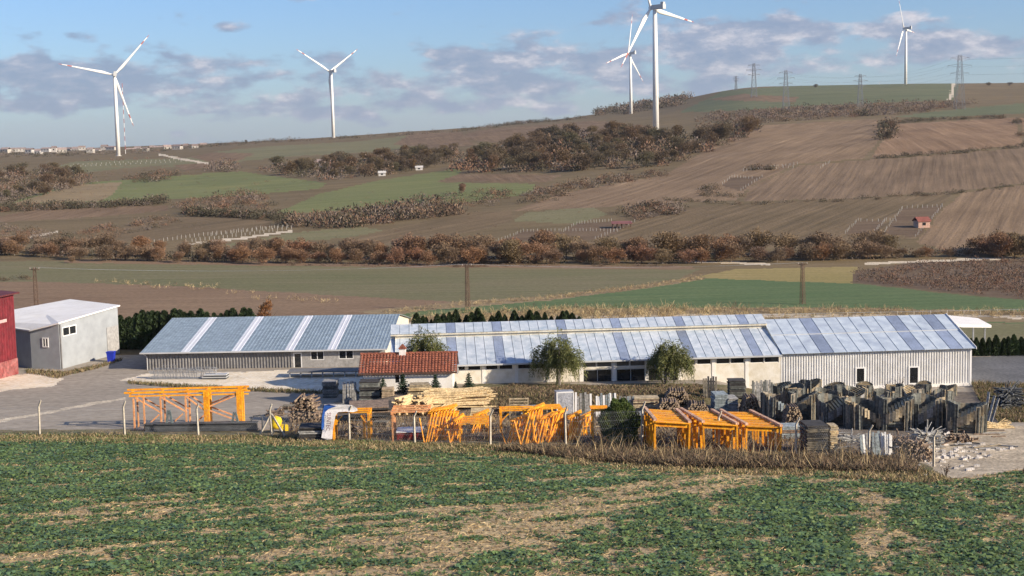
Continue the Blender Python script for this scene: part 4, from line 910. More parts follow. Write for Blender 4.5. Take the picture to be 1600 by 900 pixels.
# --- grey warehouse
def grey_warehouse():
    o = W(229, 581, 165.4); fr = Frame((o.x, o.y), R(-1.6)); L = fr.px(602, 560)[0]; HE = 2.12; HR = 4.36; BW = 14.2
    r = empty('grey_warehouse', fr.p(0,0,0), 'wide grey warehouse with ribbed roof and four white skylight strips', 'warehouse')
    ad = fr.px(455, 570)[0]; holes = []
    def rect(p0, p1, y0, y1): a0, z1 = fr.px(p0, y0); a1, _ = fr.px(p1, y0); return (a0, a1, fr.px(p0, y1)[1], min(z1, HE-.06))
    dr = rect(458, 471.5, 551, 578); w1 = rect(485, 506, 549, 562.5); w2 = rect(529, 552, 547.5, 561)
    m = M(); wall_holes(m, fr, ad, L, -.6, HE, 0, .25, [dr, w1, w2]); m.build('office_wall', M_GREYP, r)
    m = M(); corr(m, fr, 0, ad-.01, -.3, HE, -.02, .36, .07); m.build('cladding', M_CLADG, r)
    m = M(); fr.box(m, 0, ad-.02, .08, .25, -.6, HE-.01); fr.box(m, 0, .25, .26, 28.2, -.6, HE-.01); fr.box(m, 0, L, 28.22, 28.4, -.6, HE-.01); m.build('wall', M_CLADG, r)
    m = M(); m.add([fr.p(L,.02,-.5),fr.p(L,28.4,-.5),fr.p(L,28.4,HE),fr.p(L,BW,HR-.03),fr.p(L,.02,HE)],[(0,1,2,3,4)]); m.build('gable', M_FASCIA, r); m = M(); m.add([fr.p(.01,0,-.5),fr.p(.01,28.4,-.5),fr.p(.01,28.4,HE),fr.p(.01,BW,HR-.03),fr.p(.01,0,HE)],[(4,3,2,1,0)]); m.build('gable', M_FASCIA, r)
    window(fr, r, *w1, .05, M_FRAME, M_GLS, 2, .07); window(fr, r, *w2, .05, M_FRAME, M_GLS, 2, .07)
    window(fr, r, *dr, .05, M_FRAME, M_GLS, 1, .13, name='door')
    # ribbed sheets between the skylight strips; each sheet a part
    cuts = [(-.55, None)]; sk = []
    for pe in (282, 361.5, 445, 511.5): a, _ = fr.px(pe, 551, -.4); sk.append((a, a+1.02))
    xs = -.55; sheets = []
    for a, b in sk: sheets.append((xs, a, 0)); sheets.append((a, b, 1)); xs = b
    sheets.append((xs, L+.35, 0)); sl = (HR-HE)/BW
    for a0, a1, s in sheets:
        k0 = a0
        n = max(1, int(round((a1-a0)/2.1))) if not s else 1
        for q in range(n):
            u0 = a0+(a1-a0)*q/n; u1 = a0+(a1-a0)*(q+1)/n; m = M(); nr = max(2, int(round((u1-u0)/.42))); p = (u1-u0)/nr; pr = []
            for k in range(nr): x = u0+k*p; pr += [(x, 0), (x+p*.56, 0), (x+p*.66, .03), (x+p*.9, .03)]
            pr.append((u1-.004, 0)); vs = []
            for x, dz in pr: vs += [fr.p(x, -.5, HE-.5*sl+.05+dz), fr.p(x, BW, HR+.05+dz)]
            m.add(vs, [(2*i, 2*i+2, 2*i+3, 2*i+1) for i in range(len(pr)-1)])
            m.build('skylight_sheet' if s else 'roof_sheet', M_SKYW if s else M_ROOFG, r)
    m = M(); panel(fr, m, -.55, L+.35, BW+.02, HR+.05, 28.9, HE-.05, rib=0); m.build('back_roof', M_ROOFG, r)
    m = M(); fr.box(m, -.55, L+.35, -.66, -.52, HE-.14, HE+.02); m.build('gutter', M_NAC, r)
    m = M(); a = -.2; m.tube([fr.p(a,-.58,HE-.1),fr.p(a+.35,-.1,HE-.5),fr.p(a+.35,-.08,-.1)], .06, 6); m.build('downpipe', M_NAC, r)
    # low platform under the office windows
    b = G(512, 590); f2 = Frame((b.x, b.y), R(-2)); r2 = empty('loading_platform', b, 'low dark flat platform under the grey warehouse windows', 'platform')
    m = M(); f2.box(m, -4.6, 4.6, 0, 2.4, .55, .72); m.build('deck', mat('deck_grey', (.17,.17,.17), .8, .15, .6), r2)
    for k in range(8): m = M(); a = -4.4+k*1.25; f2.box(m, a, a+.14, .12, .26, -.3, .549); m.build('leg', M_STEEL, r2)
grey_warehouse()
# --- grey shed with white roof, and red shed
def grey_shed():
    def gp(px, py, d=None): p = G(px, py, 150); return p
    P0, P1, P4 = gp(95,577), gp(187,552), gp(50,576)
    P2 = Vector((-60.4, 191, 0)); P3 = Vector((-70.5, 178.5, 0)); P5 = P4.lerp(P3, .28)
    zt = lambda px, py, P: W(px, py, P.y).z
    ft = [P0, P1, P2, P3, P4]; top = [zt(94,506,P0), zt(183,479,P1), zt(97,470,P2), 4.7, zt(50,517.5,P4)]
    r = empty('grey_shed', P0, 'grey metal shed with white sloping roof behind the red shed', 'shed')
    for i, nm in ((0,'side_wall'),(1,'back_wall'),(2,'back_wall'),(3,'left_wall'),(4,'front_wall')):
        j = (i+1) % 5; A, B = ft[i], ft[j]; m = M(); d = (B-A).normalized(); nn = Vector((d.y, -d.x, 0))*-.12
        q = [A+Vector((0,0,-.6)), B+Vector((0,0,-.6)), B+nn+Vector((0,0,-.6)), A+nn+Vector((0,0,-.6))]; za, zb = top[i], top[j]
        m.hexa(q+[Vector((v.x, v.y, z)) for v, z in zip(q, (za, zb, zb, za))]); m.build(nm, M_GREYS, r)
    m = M(); c = sum(ft, Vector())/5; T = [Vector((p.x, p.y, 0))+(p-c).normalized()*.35+Vector((0,0,z+.02)) for p, z in zip(ft, top)]; B = [t+Vector((0,0,.16)) for t in T]
    cz = sum(top)/5; C0 = Vector((c.x, c.y, cz+.22)); m.add(T+B+[C0], [(i, (i+1) % 5, (i+1) % 5+5, i+5) for i in range(5)]+[(i+5, (i+1) % 5+5, 10) for i in range(5)]+[(4,3,2,1,0)]); m.build('roof', M_ROOFWHT, r)
    def wn(A, B, p0, p1, y0, y1, mull):
        d = (B-A); fr = Frame((A.x, A.y), math.atan2(d.y, d.x)); a0, z1 = fr.px(p0, y0); a1, _ = fr.px(p1, y0); z0 = fr.px(p0, y1)[1]
        window(fr, r, a0, a1, z0, z1, -.03, M_FRAME, M_GLS, mull, .12)
    wn(P0, P1, 96.5, 118.5, 511.5, 526.5, 2); wn(P4, P0, 66, 75.5, 527.5, 542.5, 2)
    d = (P1-P0); fr = Frame((P0.x, P0.y), math.atan2(d.y, d.x)); m = M(); m.tube([fr.p(.15,-.1,-.1), fr.p(.15,-.1,top[0]-.1)], .09, 6); m.build('downpipe', M_CLADG, r)
    fr2 = fr; a0, z1 = fr.px(166, 512); a1, _ = fr.px(184, 512); m = M(); fr.box(m, a0, a1, -.06, -.02, .05, z1); m.build('door', mat('shed_door', (.33,.325,.315), .7, .08, .3), r)
    return fr
FSH = grey_shed()
def red_shed():
    A = G(28, 584, 150); B = G(-34, 600, 130); d = A-B; fr = Frame((B.x, B.y), math.atan2(d.y, d.x)); L = d.length; zt = W(24, 459, A.y).z
    r = empty('red_shed', A, 'tall dark red corrugated metal shed with thin roof edge', 'shed')
    m = M(); corr(m, fr, -6, L, 1.9, zt, 0, .55, .05); m.build('cladding', M_REDS, r)
    m = M(); fr.box(m, -6, L+.03, -.08, .2, -.6, 1.9); m.build('base_band', mat('red_worn', (.20,.03,.03), .7, .2, .8, col2=(.32,.13,.12), fine=.3, fscale=3), r)
    m = M(); fr.box(m, -6, L, .08, .2, 1.91, zt-.02); fr.box(m, L-.2, L-.02, .21, 14, -.5, zt-.02); m.build('wall', M_REDS, r)
    m = M(); q = [fr.p(-6,-.5,zt),fr.p(L+.5,-.5,zt),fr.p(L+.5,14,zt+1.2),fr.p(-6,14,zt+1.2)]; m.hexa(q+[v+Vector((0,0,.16)) for v in q]); m.build('roof', mat('dark_red_roof', (.11,.028,.028), .6, .15, .4), r)
    a, z = fr.px(3, 502); m = M(); fr.box(m, a-1.5, a+.9, -.09, -.045, z-.18, z+.18); m.build('sign_plate', mat('plate_pink', (.55,.36,.34), .6, .1, .8), r)
red_shed()
# --- house with red tiled roof
M_RTILE = mat('roof_tile', (.29,.10,.058), .85, .3, 1.2, bump=.3, fine=.3, fscale=5, rand=.12, col2=(.19,.065,.042))
def tiled_house():
    dF = 133.6; a = W(562, 583, dF); b = W(711.5, 581, dF); zE = (a.z+b.z)/2; fr = Frame((a.x, a.y), math.atan2(b.y-a.y, b.x-a.x)); L = (b-a).length; BW = 2.55; rise = W(718, 551.5, dF+BW).z-zE
    g = G(640, 618, 100); zg = hz(a.x+4, dF)-.6
    r = empty('tiled_house', fr.p(L/2, 0, zg+.6), 'small white house with red tiled roof and chimney beside the long warehouse', 'house')
    holes = []
    a0, z1 = fr.px(616, 584.5, .35); a1, _ = fr.px(633, 584.5, .35); z0 = fr.px(616, 599.5, .35)[1]; holes.append((a0, a1, z0, z1))
    m = M(); wall_holes(m, fr, .3, L-.3, zg, zE+.1, .35, .6, holes); fr.box(m, .3, L-.3, 4.6, 4.85, zg, zE); m.build('wall', M_WHITEP, r)
    window(fr, r, a0, a1, z0, z1, .4, M_FRAME, M_GLS, 2, .08)
    for x, o in ((L-.32, 1), (.32, -1)):
        m = M(); q = [fr.p(x,.36,zg),fr.p(x,4.84,zg),fr.p(x,4.84,zE),fr.p(x,BW,zE+rise-.12),fr.p(x,.36,zE)]; q2 = [v-fr.e*.2*o for v in q]; m.add(q+q2, [(0,1,2,3,4),(9,8,7,6,5)]+[(i, i+5, (i+1) % 5+5, (i+1) % 5) for i in range(5)]); m.build('gable', M_WHITEP, r)
    nc = 26
    for side in (0, 1):
        n = 30; w = (L+.3)/n
        for k in range(n):                         # each column of pantiles, stepped course by course
            m = M(); x0 = -.15+k*w; nr = 9
            for c in range(nr):
                f0, f1 = c/nr, (c+1)/nr
                def pt(x, f, dz):
                    bb = -.12+(BW+.12)*f if side == 0 else 2*BW+.12-(BW+.12)*f
                    return fr.p(x, bb, zE-.05+(rise+.1)*f+dz)
                dz0, dz1 = .075, .025
                vs = []
                for f, dz in ((f0, dz0), (f1, dz1)):
                    for j, hh in ((0, 0), (.25, .05), (.6, .05), (.85, 0), (1, -.01)): vs.append(pt(x0+w*j, f, dz+hh))
                m.add(vs, [(i, i+1, i+6, i+5) for i in range(4)]); m.add([pt(x0, f0, dz0), pt(x0+w, f0, dz0), pt(x0+w, f0, 0), pt(x0, f0, 0)], [(0, 3, 2, 1)])
            m.build('tile_column', M_RTILE, r)
    for k in range(14):
        m = M(); x = -.15+(L+.3)*k/14; m.tube([fr.p(x,BW,zE+rise+.1), fr.p(x+(L+.3)/14+.05,BW,zE+rise+.08)], [.13,.11], 8); m.build('ridge_tile', M_RTILE, r)
    m = M(); fr.box(m, -.12, L+.12, -.16, -.1, zE-.16, zE+.02); q = [fr.p(L+.1,-.1,zE-.14),fr.p(L+.16,-.1,zE-.14),fr.p(L+.16,BW,zE+rise-.02),fr.p(L+.1,BW,zE+rise-.02)]; m.hexa(q+[v+Vector((0,0,.14)) for v in q])
    q = [fr.p(L+.1,2*BW+.1,zE-.14),fr.p(L+.16,2*BW+.1,zE-.14),fr.p(L+.16,BW+.01,zE+rise-.02),fr.p(L+.1,BW+.01,zE+rise-.02)]; m.hexa(q+[v+Vector((0,0,.14)) for v in q]); m.build('bargeboard', mat('dark_wood', (.10,.055,.04), .8, .2, 1), r)
    ca, _ = fr.px(629, 552, BW); m = M(); fr.box(m, ca-.32, ca+.32, BW-.3, BW+.3, zE+rise-.5, zE+rise+.55); ch = m.build('chimney', M_WHITEP, r)
    m = M(); q = [fr.p(ca-.4,BW-.38,zE+rise+.56),fr.p(ca+.4,BW-.38,zE+rise+.56),fr.p(ca+.4,BW+.38,zE+rise+.56),fr.p(ca-.4,BW+.38,zE+rise+.56),fr.p(ca,BW,zE+rise+1.05)]; m.add(q,[(0,3,2,1),(0,1,4),(1,2,4),(2,3,4),(3,0,4)]); c = m.build('chimney_cap', M_RTILE, r); c.parent = ch; c.location = (0,0,0)
    # satellite dish on the gable
    p = fr.p(L-.25, 1.7, zE-.15); m = M(); m.tube([p, p+Vector((.25,-.05,0))], .03, 5); m.tube([p+Vector((.22,-.05,.0)), p+Vector((.34,-.12,.02))], [.12,.38], 10); m.build('satellite_dish', M_CLADG, r)
tiled_house()
# --- blue bin
def blue_bin():
    b = G(174, 565, 150); r = empty('blue_bin', b, 'bright blue wheeled bin beside the grey shed', 'bin'); mb = mat('blue_plastic', (.02,.04,.42), .5, .1, 1)
    m = M(); P = [(-.36,-.36,0),(.36,-.36,0),(.36,.36,0),(-.36,.36,0),(-.45,-.45,1.15),(.45,-.45,1.15),(.45,.45,1.15),(-.45,.45,1.15)]; m.hexa([b+Vector(v) for v in P]); m.build('bin_body', mb, r)
    m = M(); m.box(tuple(b+Vector((0,0,1.22))), (1.0,1.0,.12)); m.build('lid', mb, r)
blue_bin()
# ------------------------------------------------------------------ conifers, willows, shrubs
def thuja_variant(seed, n=1500, h=4.6, r=1.0, mt=M_THUJA, name='thuja_tree'):
    rng = np.random.default_rng(seed); z = rng.random(n)**.8; a = rng.random(n)*6.28; R_ = r*(1-z**1.5)**.75*(.8+.25*np.sin(a*3+seed)+.2*rng.random(n))*np.where(rng.random(n) < .25, rng.random(n), 1)
    P = np.stack([np.cos(a)*R_, np.sin(a)*R_, .1+z*h*.96], 1); A = np.stack([np.cos(a)*.7, np.sin(a)*.7, np.full(n, 1.0)], 1)+rng.normal(size=P.shape)*.3
    V, Fq = quads(P, A, .35+.3*rng.random(n), .16+.12*rng.random(n), rng); root = empty(name, (0,0,0)); c = link('crown', np_mesh('crown', V, Fq, mt), root)
    m = M(); m.tube([(0,0,-.2),(0,0,h*.8)], [.1,.03], 5); t = m.build('trunk', M_BARK, root); copy_tree.kids[root.name] = [c, t]; return root, h
THU = [thuja_variant(300+i) for i in range(4)]
def fir_variant(seed, h=2.6, r=.95):
    rng = np.random.default_rng(seed); P = []; A = []; L_ = []
    for t in range(11):
        z = h*(.08+.86*t/11); rr = r*(1-t/11.5); nb = max(5, int(11*(1-t/14)))
        for k in range(nb):
            a = k*6.28/nb+t*.7+rng.normal()*.15; ln = rr*(.75+.4*rng.random())
            for q in np.linspace(.15, 1, 9):
                for s in (-1, 1):
                    P.append((math.cos(a)*ln*q+rng.normal()*.03, math.sin(a)*ln*q+rng.normal()*.03, z-.10*q*ln+rng.normal()*.03)); A.append((math.cos(a+s*.7), math.sin(a+s*.7), .25))
    P = np.array(P); V, Fq = quads(P, np.array(A), .24*np.ones(len(P)), .09*np.ones(len(P)), rng); root = empty('spruce_tree', (0,0,0)); c = link('crown', np_mesh('crown', V, Fq, M_FIR), root)
    m = M(); m.tube([(0,0,-.2),(0,0,h*.97)], [.06,.015], 5); t = m.build('trunk', M_BARK, root); copy_tree.kids[root.name] = [c, t]; return root, h
FIR = [fir_variant(400+i) for i in range(3)]
def conifers():
    rng = random.Random(3)
    for lab, g, x0, x1, n, yb, hp, d in [('dark green hedge conifer in the row behind the grey warehouse and shed','left conifer hedge',190,400,26,545,56,None),
            ('dark green conifer in the low row behind the long warehouse','middle conifer row',650,905,30,None,17,196),
            ('dark green hedge conifer in the row right of the corrugated warehouse','right conifer hedge',1508,1640,15,556,32,None)]:
        for k in range(n):
            x = x0+(x1-x0)*k/(n-1)+rng.gauss(0, 2.0)
            if d: p = GX(x, d+rng.gauss(0, .5)); h = rng.uniform(1.5, 2.7)*(1.1 if 700 < x < 760 else 1)
            else: p = G(x, yb-(x-x0)*.013, 150); h = hp*p.y/F_PX*rng.uniform(.85, 1.12)
            place(THU[rng.randrange(4)], p, h/4.6, label=lab, group=g, sq=rng.uniform(1.0, 1.35) if not d else rng.uniform(1.2, 1.7))
    for x, y, hp, lab in [(572,614,26,'small spruce at the left corner of the tiled house'),(599,612,23,'small spruce left of the house window'),(630,610,26,'small spruce in front of the house window'),(681,613,25,'small spruce before the white house wall'),(733,615,27,'small spruce beside the house gable'),(712,612,12,'tiny spruce seedling near the house gable')]:
        p = GX(x, 131.5); place(FIR[rng.randrange(3)], p, (hp*p.y/F_PX+.5)/2.6, label=lab)
conifers()
def willow(px, d, top, wpx, seed, label, lean=0):
    p = GX(px, d); h = W(px, top, d).z-p.z; s = d/F_PX; rr = wpx*s/2; rng = np.random.default_rng(seed); r = empty('willow_tree', p, label, 'tree')
    m = M(); o = Vector(p); fk = o+Vector((lean*.3, 0, h*.32)); m.tube([o+Vector((0,0,-.3)), o.lerp(fk, .5)+Vector((.06,0,0)), fk], [.28,.22,.2], 8)
    for k in range(9):
        a = k*2.4; e = fk+Vector((math.cos(a)*rr*.55+lean*.5, math.sin(a)*rr*.5, h*(.25+.28*rng.random()))); md = fk.lerp(e, .5)+Vector((0,0,h*.07)); m.tube([fk-Vector((0,0,.1)), md, e], [.11,.07,.02], 5)
    if seed == 3:
        m.tube([o+Vector((0,0,-.2)), o+Vector((-.7,-.2,1.0)), o+Vector((-1.1,-.3,2.0))], [.13,.1,.05], 5)
    m.build('trunk', M_BARKG, r, True)
    ns = 1000; a = rng.random(ns)*6.28; q = rng.random(ns)**.5; cz = h*(.48+.46*(1-q**2)*rng.random(ns)+.07*rng.normal(size=ns)); S = np.stack([np.cos(a)*q*rr*.82+lean*.8, np.sin(a)*q*rr*.75, cz], 1)
    bump = .75+.4*np.sin(a*2.3+seed)+.25*np.sin(a*5.1); S[:, :2] *= bump[:, None]
    L_ = h*(.10+.40*rng.random(ns)*q); P = []; A = []
    for j in range(11):
        t = j/10.0; out = np.stack([np.cos(a), np.sin(a), np.zeros(ns)], 1); w = np.stack([S[:, 0]+out[:, 0]*rr*.24*np.sqrt(t), S[:, 1]+out[:, 1]*rr*.24*np.sqrt(t), S[:, 2]+h*.06*np.sin(t*2.2)-L_*t**1.5], 1)+rng.normal(size=(ns, 3))*.06
        P.append(w); A.append(out*(1-t)+np.array([0, 0, .5-1.5*t])+rng.normal(size=(ns, 3))*.35)
    P = np.concatenate(P)+np.array(p)*0; V, Fq = quads(P, np.concatenate(A), .20+.22*rng.random(len(P)), .045+.035*rng.random(len(P)), rng); link('crown', np_mesh('crown', V, Fq, M_WILLOW), r)
willow(664, 138.6, 513, 66, 1, 'willow tree behind the red tiled roof', 0)
willow(872, 138.2, 523, 78, 2, 'drooping willow tree before the cream wall left of the garage openings', .1)
willow(1040, 138.2, 531, 84, 3, 'leaning willow tree with bare forked trunk before the garage openings', .9)
def round_bush():
    p = G(968, 692, 80); rng = np.random.default_rng(11); n = 11000; s = p.y/F_PX; rx = 33*s; h = 72*s
    r = empty('juniper_bush', p, 'dense dark green rounded conifer bush among the orange frames', 'bush'); d = unit(rng.normal(size=(n, 3))); q = np.where(rng.random(n) < .3, rng.random(n)**.5, .86+.16*rng.random(n)); z = d[:, 2]
    k = 1+.10*np.sin(d[:, 0]*7+d[:, 2]*5)+.08*np.sin(d[:, 1]*9)
    P = np.stack([d[:, 0]*rx*k*q*(1-.45*np.maximum(z, 0)), d[:, 1]*rx*k*q*(1-.45*np.maximum(z, 0)), h*.46+d[:, 2]*h*.50*q*k], 1); P[:, 2] = np.maximum(P[:, 2], .05)
    V, Fq = quads(P, d*.6+np.array([0,0,.9])+rng.normal(size=P.shape)*.3, .15+.12*rng.random(n), .06+.04*rng.random(n), rng); link('crown', np_mesh('crown', V, Fq, mat('juniper', (.085,.12,.03), .85, .35, 1.5, fine=.25, trans=.1)), r)
    m = M(); m.tube([p+Vector((0,0,-.2)), p+Vector((0,0,h*.5))], [.12,.05], 6); m.build('trunk', M_BARK, r)
round_bush()
def orange_shrub():
    p = GX(415, 200); r = empty('orange_shrub', p, 'small orange leaved tree behind the grey warehouse ridge', 'shrub'); rng = np.random.default_rng(4); n = 700
    P, d = lobes_points(rng, n, [(0,0,2.6,1.0,1.0,1.3),(.5,0,3.6,.7,.7,.8),(-.5,.2,2.0,.8,.8,.8)]); V, Fq = quads(P, d+np.array([0,0,.4]), .25+.2*rng.random(n), .14*np.ones(n), rng); link('crown', np_mesh('crown', V, Fq, M_LEAF_OR), r)
    m = limb_tree(rng, 4.2, .09, 5); o = m.build('trunk', M_BARK, None); o.parent = r
orange_shrub()
# ------------------------------------------------------------------ the yard
M_OR = mat('orange_paint', (.88,.39,.016), .55, .12, 1.6, fine=.3, fscale=9, rand=.16, col2=(.70,.27,.02), bump=.2)
M_ORL = mat('orange_faded', (.70,.33,.14), .6, .16, 1.2, fine=.2, fscale=6)
M_RAIL = mat('pink_rail', (.58,.36,.24), .7, .2, 1.5, fine=.25, fscale=6)
M_IRON = mat('dark_iron', (.07,.075,.08), .7, .25, 1.2, fine=.2)
M_TEAL = mat('formwork_teal', (.17,.175,.155), .75, .3, 1.2, fine=.25, fscale=5, rand=.25, col2=(.10,.105,.095))
M_PLY = mat('weathered_ply', (.25,.215,.16), .85, .3, 1.2, fine=.3, fscale=5, rand=.25, col2=(.13,.12,.10))
M_PLYL = mat('pale_ply', (.42,.34,.22), .85, .25, 1.2, fine=.3, fscale=5, rand=.18)
M_TIMB = mat('fresh_timber', (.56,.42,.23), .85, .18, 2, fine=.25, fscale=8, rand=.15)
M_TIMD = mat('old_timber', (.20,.145,.105), .9, .3, 2, fine=.3, fscale=8, rand=.2)
M_END = mat('log_end', (.42,.32,.21), .9, .25, 3, fine=.3)
M_GREYW = mat('grey_boards', (.27,.265,.25), .85, .25, 2, fine=.3, fscale=6, rand=.2)
M_BLUEW = mat('blue_grey_boards', (.25,.29,.30), .8, .25, 2, fine=.3, fscale=6, rand=.2)
M_DARKG = mat('dark_grey_form', (.21,.185,.15), .85, .3, 1.2, fine=.3, fscale=5, rand=.25)
M_DARKB = mat('dark_boards', (.055,.052,.05), .85, .3, 2, fine=.3)
M_CONP = mat('fence_concrete', (.50,.45,.36), .9, .18, 2, bump=.3, fine=.2, rand=.12)
M_GALV = M_STEEL
class Loc:
    def __init__(s, o, rz=0): s.o = Vector(o); s.e = Vector((math.cos(rz), math.sin(rz), 0)); s.f = Vector((-math.sin(rz), math.cos(rz), 0)); s.rz = rz
    def __call__(s, a, b, z): return s.o+s.e*a+s.f*b+Vector((0, 0, z))
    def box(s, m, a0, a1, b0, b1, z0, z1, mi=0): return m.hexa([s(a0,b0,z0),s(a1,b0,z0),s(a1,b1,z0),s(a0,b1,z0),s(a0,b0,z1),s(a1,b0,z1),s(a1,b1,z1),s(a0,b1,z1)], mi)
def bar(L, r, name, a, b, w, h=None, mt=M_OR):
    m = M(); m.beam(L(*a), L(*b), w, h); return m.build(name, mt, r)
# --- orange lattice gantry
def gantry():
    A = G(206, 672, 95); B = G(384, 668, 95); d = B-A; rz = math.atan2(d.y, d.x); Ln = d.length; s = A.y/F_PX; h = 60*s
    r = empty('orange_gantry', A, 'long orange steel lattice frame standing on posts in the yard', 'steel frame'); L = Loc(A, rz)
    for b in (0, 1.5):
        bar(L, r, 'top_beam', (-.5,b,h), (Ln+.25,b,h-.06), .13, .15); bar(L, r, 'top_beam', (-.1,b,h-.30), (Ln+.35,b,h-.44), .10, .12)
        for a0, a1, z0, z1 in ((.4,2.6,h-.45,h*.42),(2.5,4.7,h-.45,h*.42),(4.6,6.3,h-.45,h*.42),(6.5,Ln-.6,h*.55,h-.5),(6.6,8.8,h*.45,h*.16)): bar(L, r, 'brace', (a0,b,z0), (a1,b,z1), .11, mt=M_ORL)
        for a in (.25,1.1,2.5,4.6) if b == 0 else (.3,2.6,4.7): bar(L, r, 'thin_post', (a,b,-.2), (a,b,h-.5), .13, mt=M_ORL)
        for a in (6.35, Ln-.45): bar(L, r, 'wide_post', (a,b,-.2), (a,b,h-.1), .46, .3)
    for a in (0,2.5,4.6,6.3,Ln): bar(L, r, 'cross_beam', (a,0,h-.12), (a,1.5,h-.12), .16)
    for a0 in (1.2,3.2,5.2): bar(L, r, 'low_brace', (a0,.8,.2), (a0+1.0,.8,1.1), .12, mt=M_ORL)
    bar(L, r, 'floor_beam', (3.0,-.9,.15), (6.2,-.9,.15), .16, mt=M_ORL)
gantry()
def trailer_beam():
    A = G(228, 674, 95); B = G(402, 673, 95); d = B-A; L = Loc(A, math.atan2(d.y, d.x)); n = d.length
    r = empty('steel_beam_sledge', A, 'long dark grey steel beam lying under the orange frame', 'steel beam'); m = M(); L.box(m, 0, n, -.2, .35, .05, .62); m.build('beam_web', M_IRON, r)
    for z in (0, .62): m = M(); L.box(m, -.05, n+.05, -.35, .5, z, z+.05); m.build('flange', M_IRON, r)
    for a in (2.0, 7.6):
        for k in (-.25, .25): m = M(); m.beam(L(a+k, .1, .6), L(a+k*.25, .1, 1.75 if a < 3 else 1.5), .17); m.build('bracket', mat('bracket_teal', (.12,.155,.16), .7, .2, 1), r)
    A = G(402, 672, 95); L = Loc(A, .1); r = empty('pipe_hoop', A, 'black bent pipe hoop beside the braced fence post', 'pipe hoop')
    m = M(); m.tube([L(-.45,0,-.1),L(-.45,0,1.0),L(-.25,0,1.2),L(.3,0,1.25),L(.45,0,1.0),L(.45,0,-.1)], .07, 6); m.build('hoop', M_IRON, r)
trailer_beam()
def mixer():
    p = G(434, 676, 95); L = Loc(p, .3); my = mat('yellow_paint', (.75,.52,.015), .5, .12, 1.2, fine=.2); r = empty('yellow_mixer', p, 'small yellow machine with black frame beside the braced post', 'machine')
    m = M(); m.tube([L(-.25,0,.35),L(-.2,0,.6),L(0,0,1.15),L(.1,0,1.35)], [.35,.48,.45,.25], 12); m.build('drum', my, r, True)
    m = M(); L.box(m, .28, .85, -.3, .3, .15, .62); m.build('motor_box', my, r)
    for a in (-.4, .5): m = M(); m.tube([L(a,-.35,-.1),L(a+.05,-.3,1.0),L(a+.05,.3,1.0),L(a,.35,-.1)], .045, 5); m.build('frame_hoop', M_IRON, r)
mixer()
# --- banner flag with lettering
def banner():
    A = G(514, 690, 90); d = A.y; r = empty('feather_flag', A, 'white and blue feather flag lettered SUNTEC drooping over an orange frame', 'flag'); s = d/F_PX
    P = lambda px, py, b=0: W(px, py, d+b)
    out = [(502,684),(505,668),(503,652),(505,640),(507,632),(515,630.5),(535,631),(550,633),(558,638),(559,641.5),(552,644),(540,643),(528,644),(524,650),(522,660),(520,672),(519,686),(511,687)]
    mw = mat('flag_white', (.72,.70,.70), .8, .08, 1.5, bump=.3, bscale=3); mb = mat('flag_blue', (.02,.09,.36), .8, .1, 1.5)
    def sheet(name, pts, off, mt, par):
        m = M(); n = len(pts); wv = [off+.10*math.sin(x*.55+y*.21) for x, y in pts]; F_ = [P(x, y, w) for (x, y), w in zip(pts, wv)]; B_ = [P(x, y, w+.03) for (x, y), w in zip(pts, wv)]
        m.add(F_+B_, [tuple(range(n)), tuple(range(2*n-1, n-1, -1))]+[(i, i+n, (i+1) % n+n, (i+1) % n) for i in range(n)]); return m.build(name, mt, par)
    import mathutils.geometry as mg
    def tri_sheet(name, pts, off, mt, par):
        m = M(); tris = mg.tessellate_polygon([[Vector((x, -y, 0)) for x, y in pts]]); wv = lambda x, y: off+.05*math.sin(x*.35)+.05*math.sin(y*.2)
        Fv = [P(x, y, wv(x, y)) for x, y in pts]; n = len(Fv); Bv = [P(x, y, wv(x, y)+.04) for x, y in pts]
        m.add(Fv+Bv, [t for t in tris]+[tuple(n+i for i in reversed(t)) for t in tris]+[(i, i+n, (i+1) % n+n, (i+1) % n) for i in range(n)]); return m.build(name, mt, par)
    tri_sheet('flag_cloth', out, 0, mw, r)
    tri_sheet('blue_panel', [(502.3,670),(503,652),(505,640),(506.5,633),(514,632),(526,634.5),(514,638.5),(508,644),(506.5,652),(506.8,664),(505,672)], -.09, mb, r)
    cu = bpy.data.curves.new('lettering', 'FONT'); cu.body = 'SUNTEC'; cu.size = 1.0; cu.extrude = .004; cu.align_x = 'LEFT'; cu.resolution_u = 2
    t = bpy.data.objects.new('lettering', cu); COL.objects.link(t); dg = bpy.context.evaluated_depsgraph_get(); me = bpy.data.meshes.new_from_object(t.evaluated_get(dg)); COL.objects.unlink(t); bpy.data.objects.remove(t)
    co = np.empty(len(me.vertices)*3); me.vertices.foreach_get('co', co); co = co.reshape(-1, 3); w = co[:, 0].max(); out_ = np.empty_like(co)
    for i, (x, y, z) in enumerate(co):                      # letters run down the cloth
        f = x/w; px = 511.2+y*9.2-f*1.8+0; py = 644.5+f*28; v = P(px, py, -.16+.05*math.sin(px*.35)+.05*math.sin(py*.2)+z); out_[i] = v-A
    me.vertices.foreach_set('co', out_.ravel()); me.materials.clear(); me.materials.append(mat('flag_maroon', (.18,.02,.05), .8, .1, 1)); me.update(); link('lettering', me, r)
    m = M(); m.tube([P(503.5,688,.1),P(502.5,650,.1),P(506,631,.1),P(530,629.5,.1),P(556,637,.1)], .03, 5); m.build('pole', M_IRON, r)
banner()
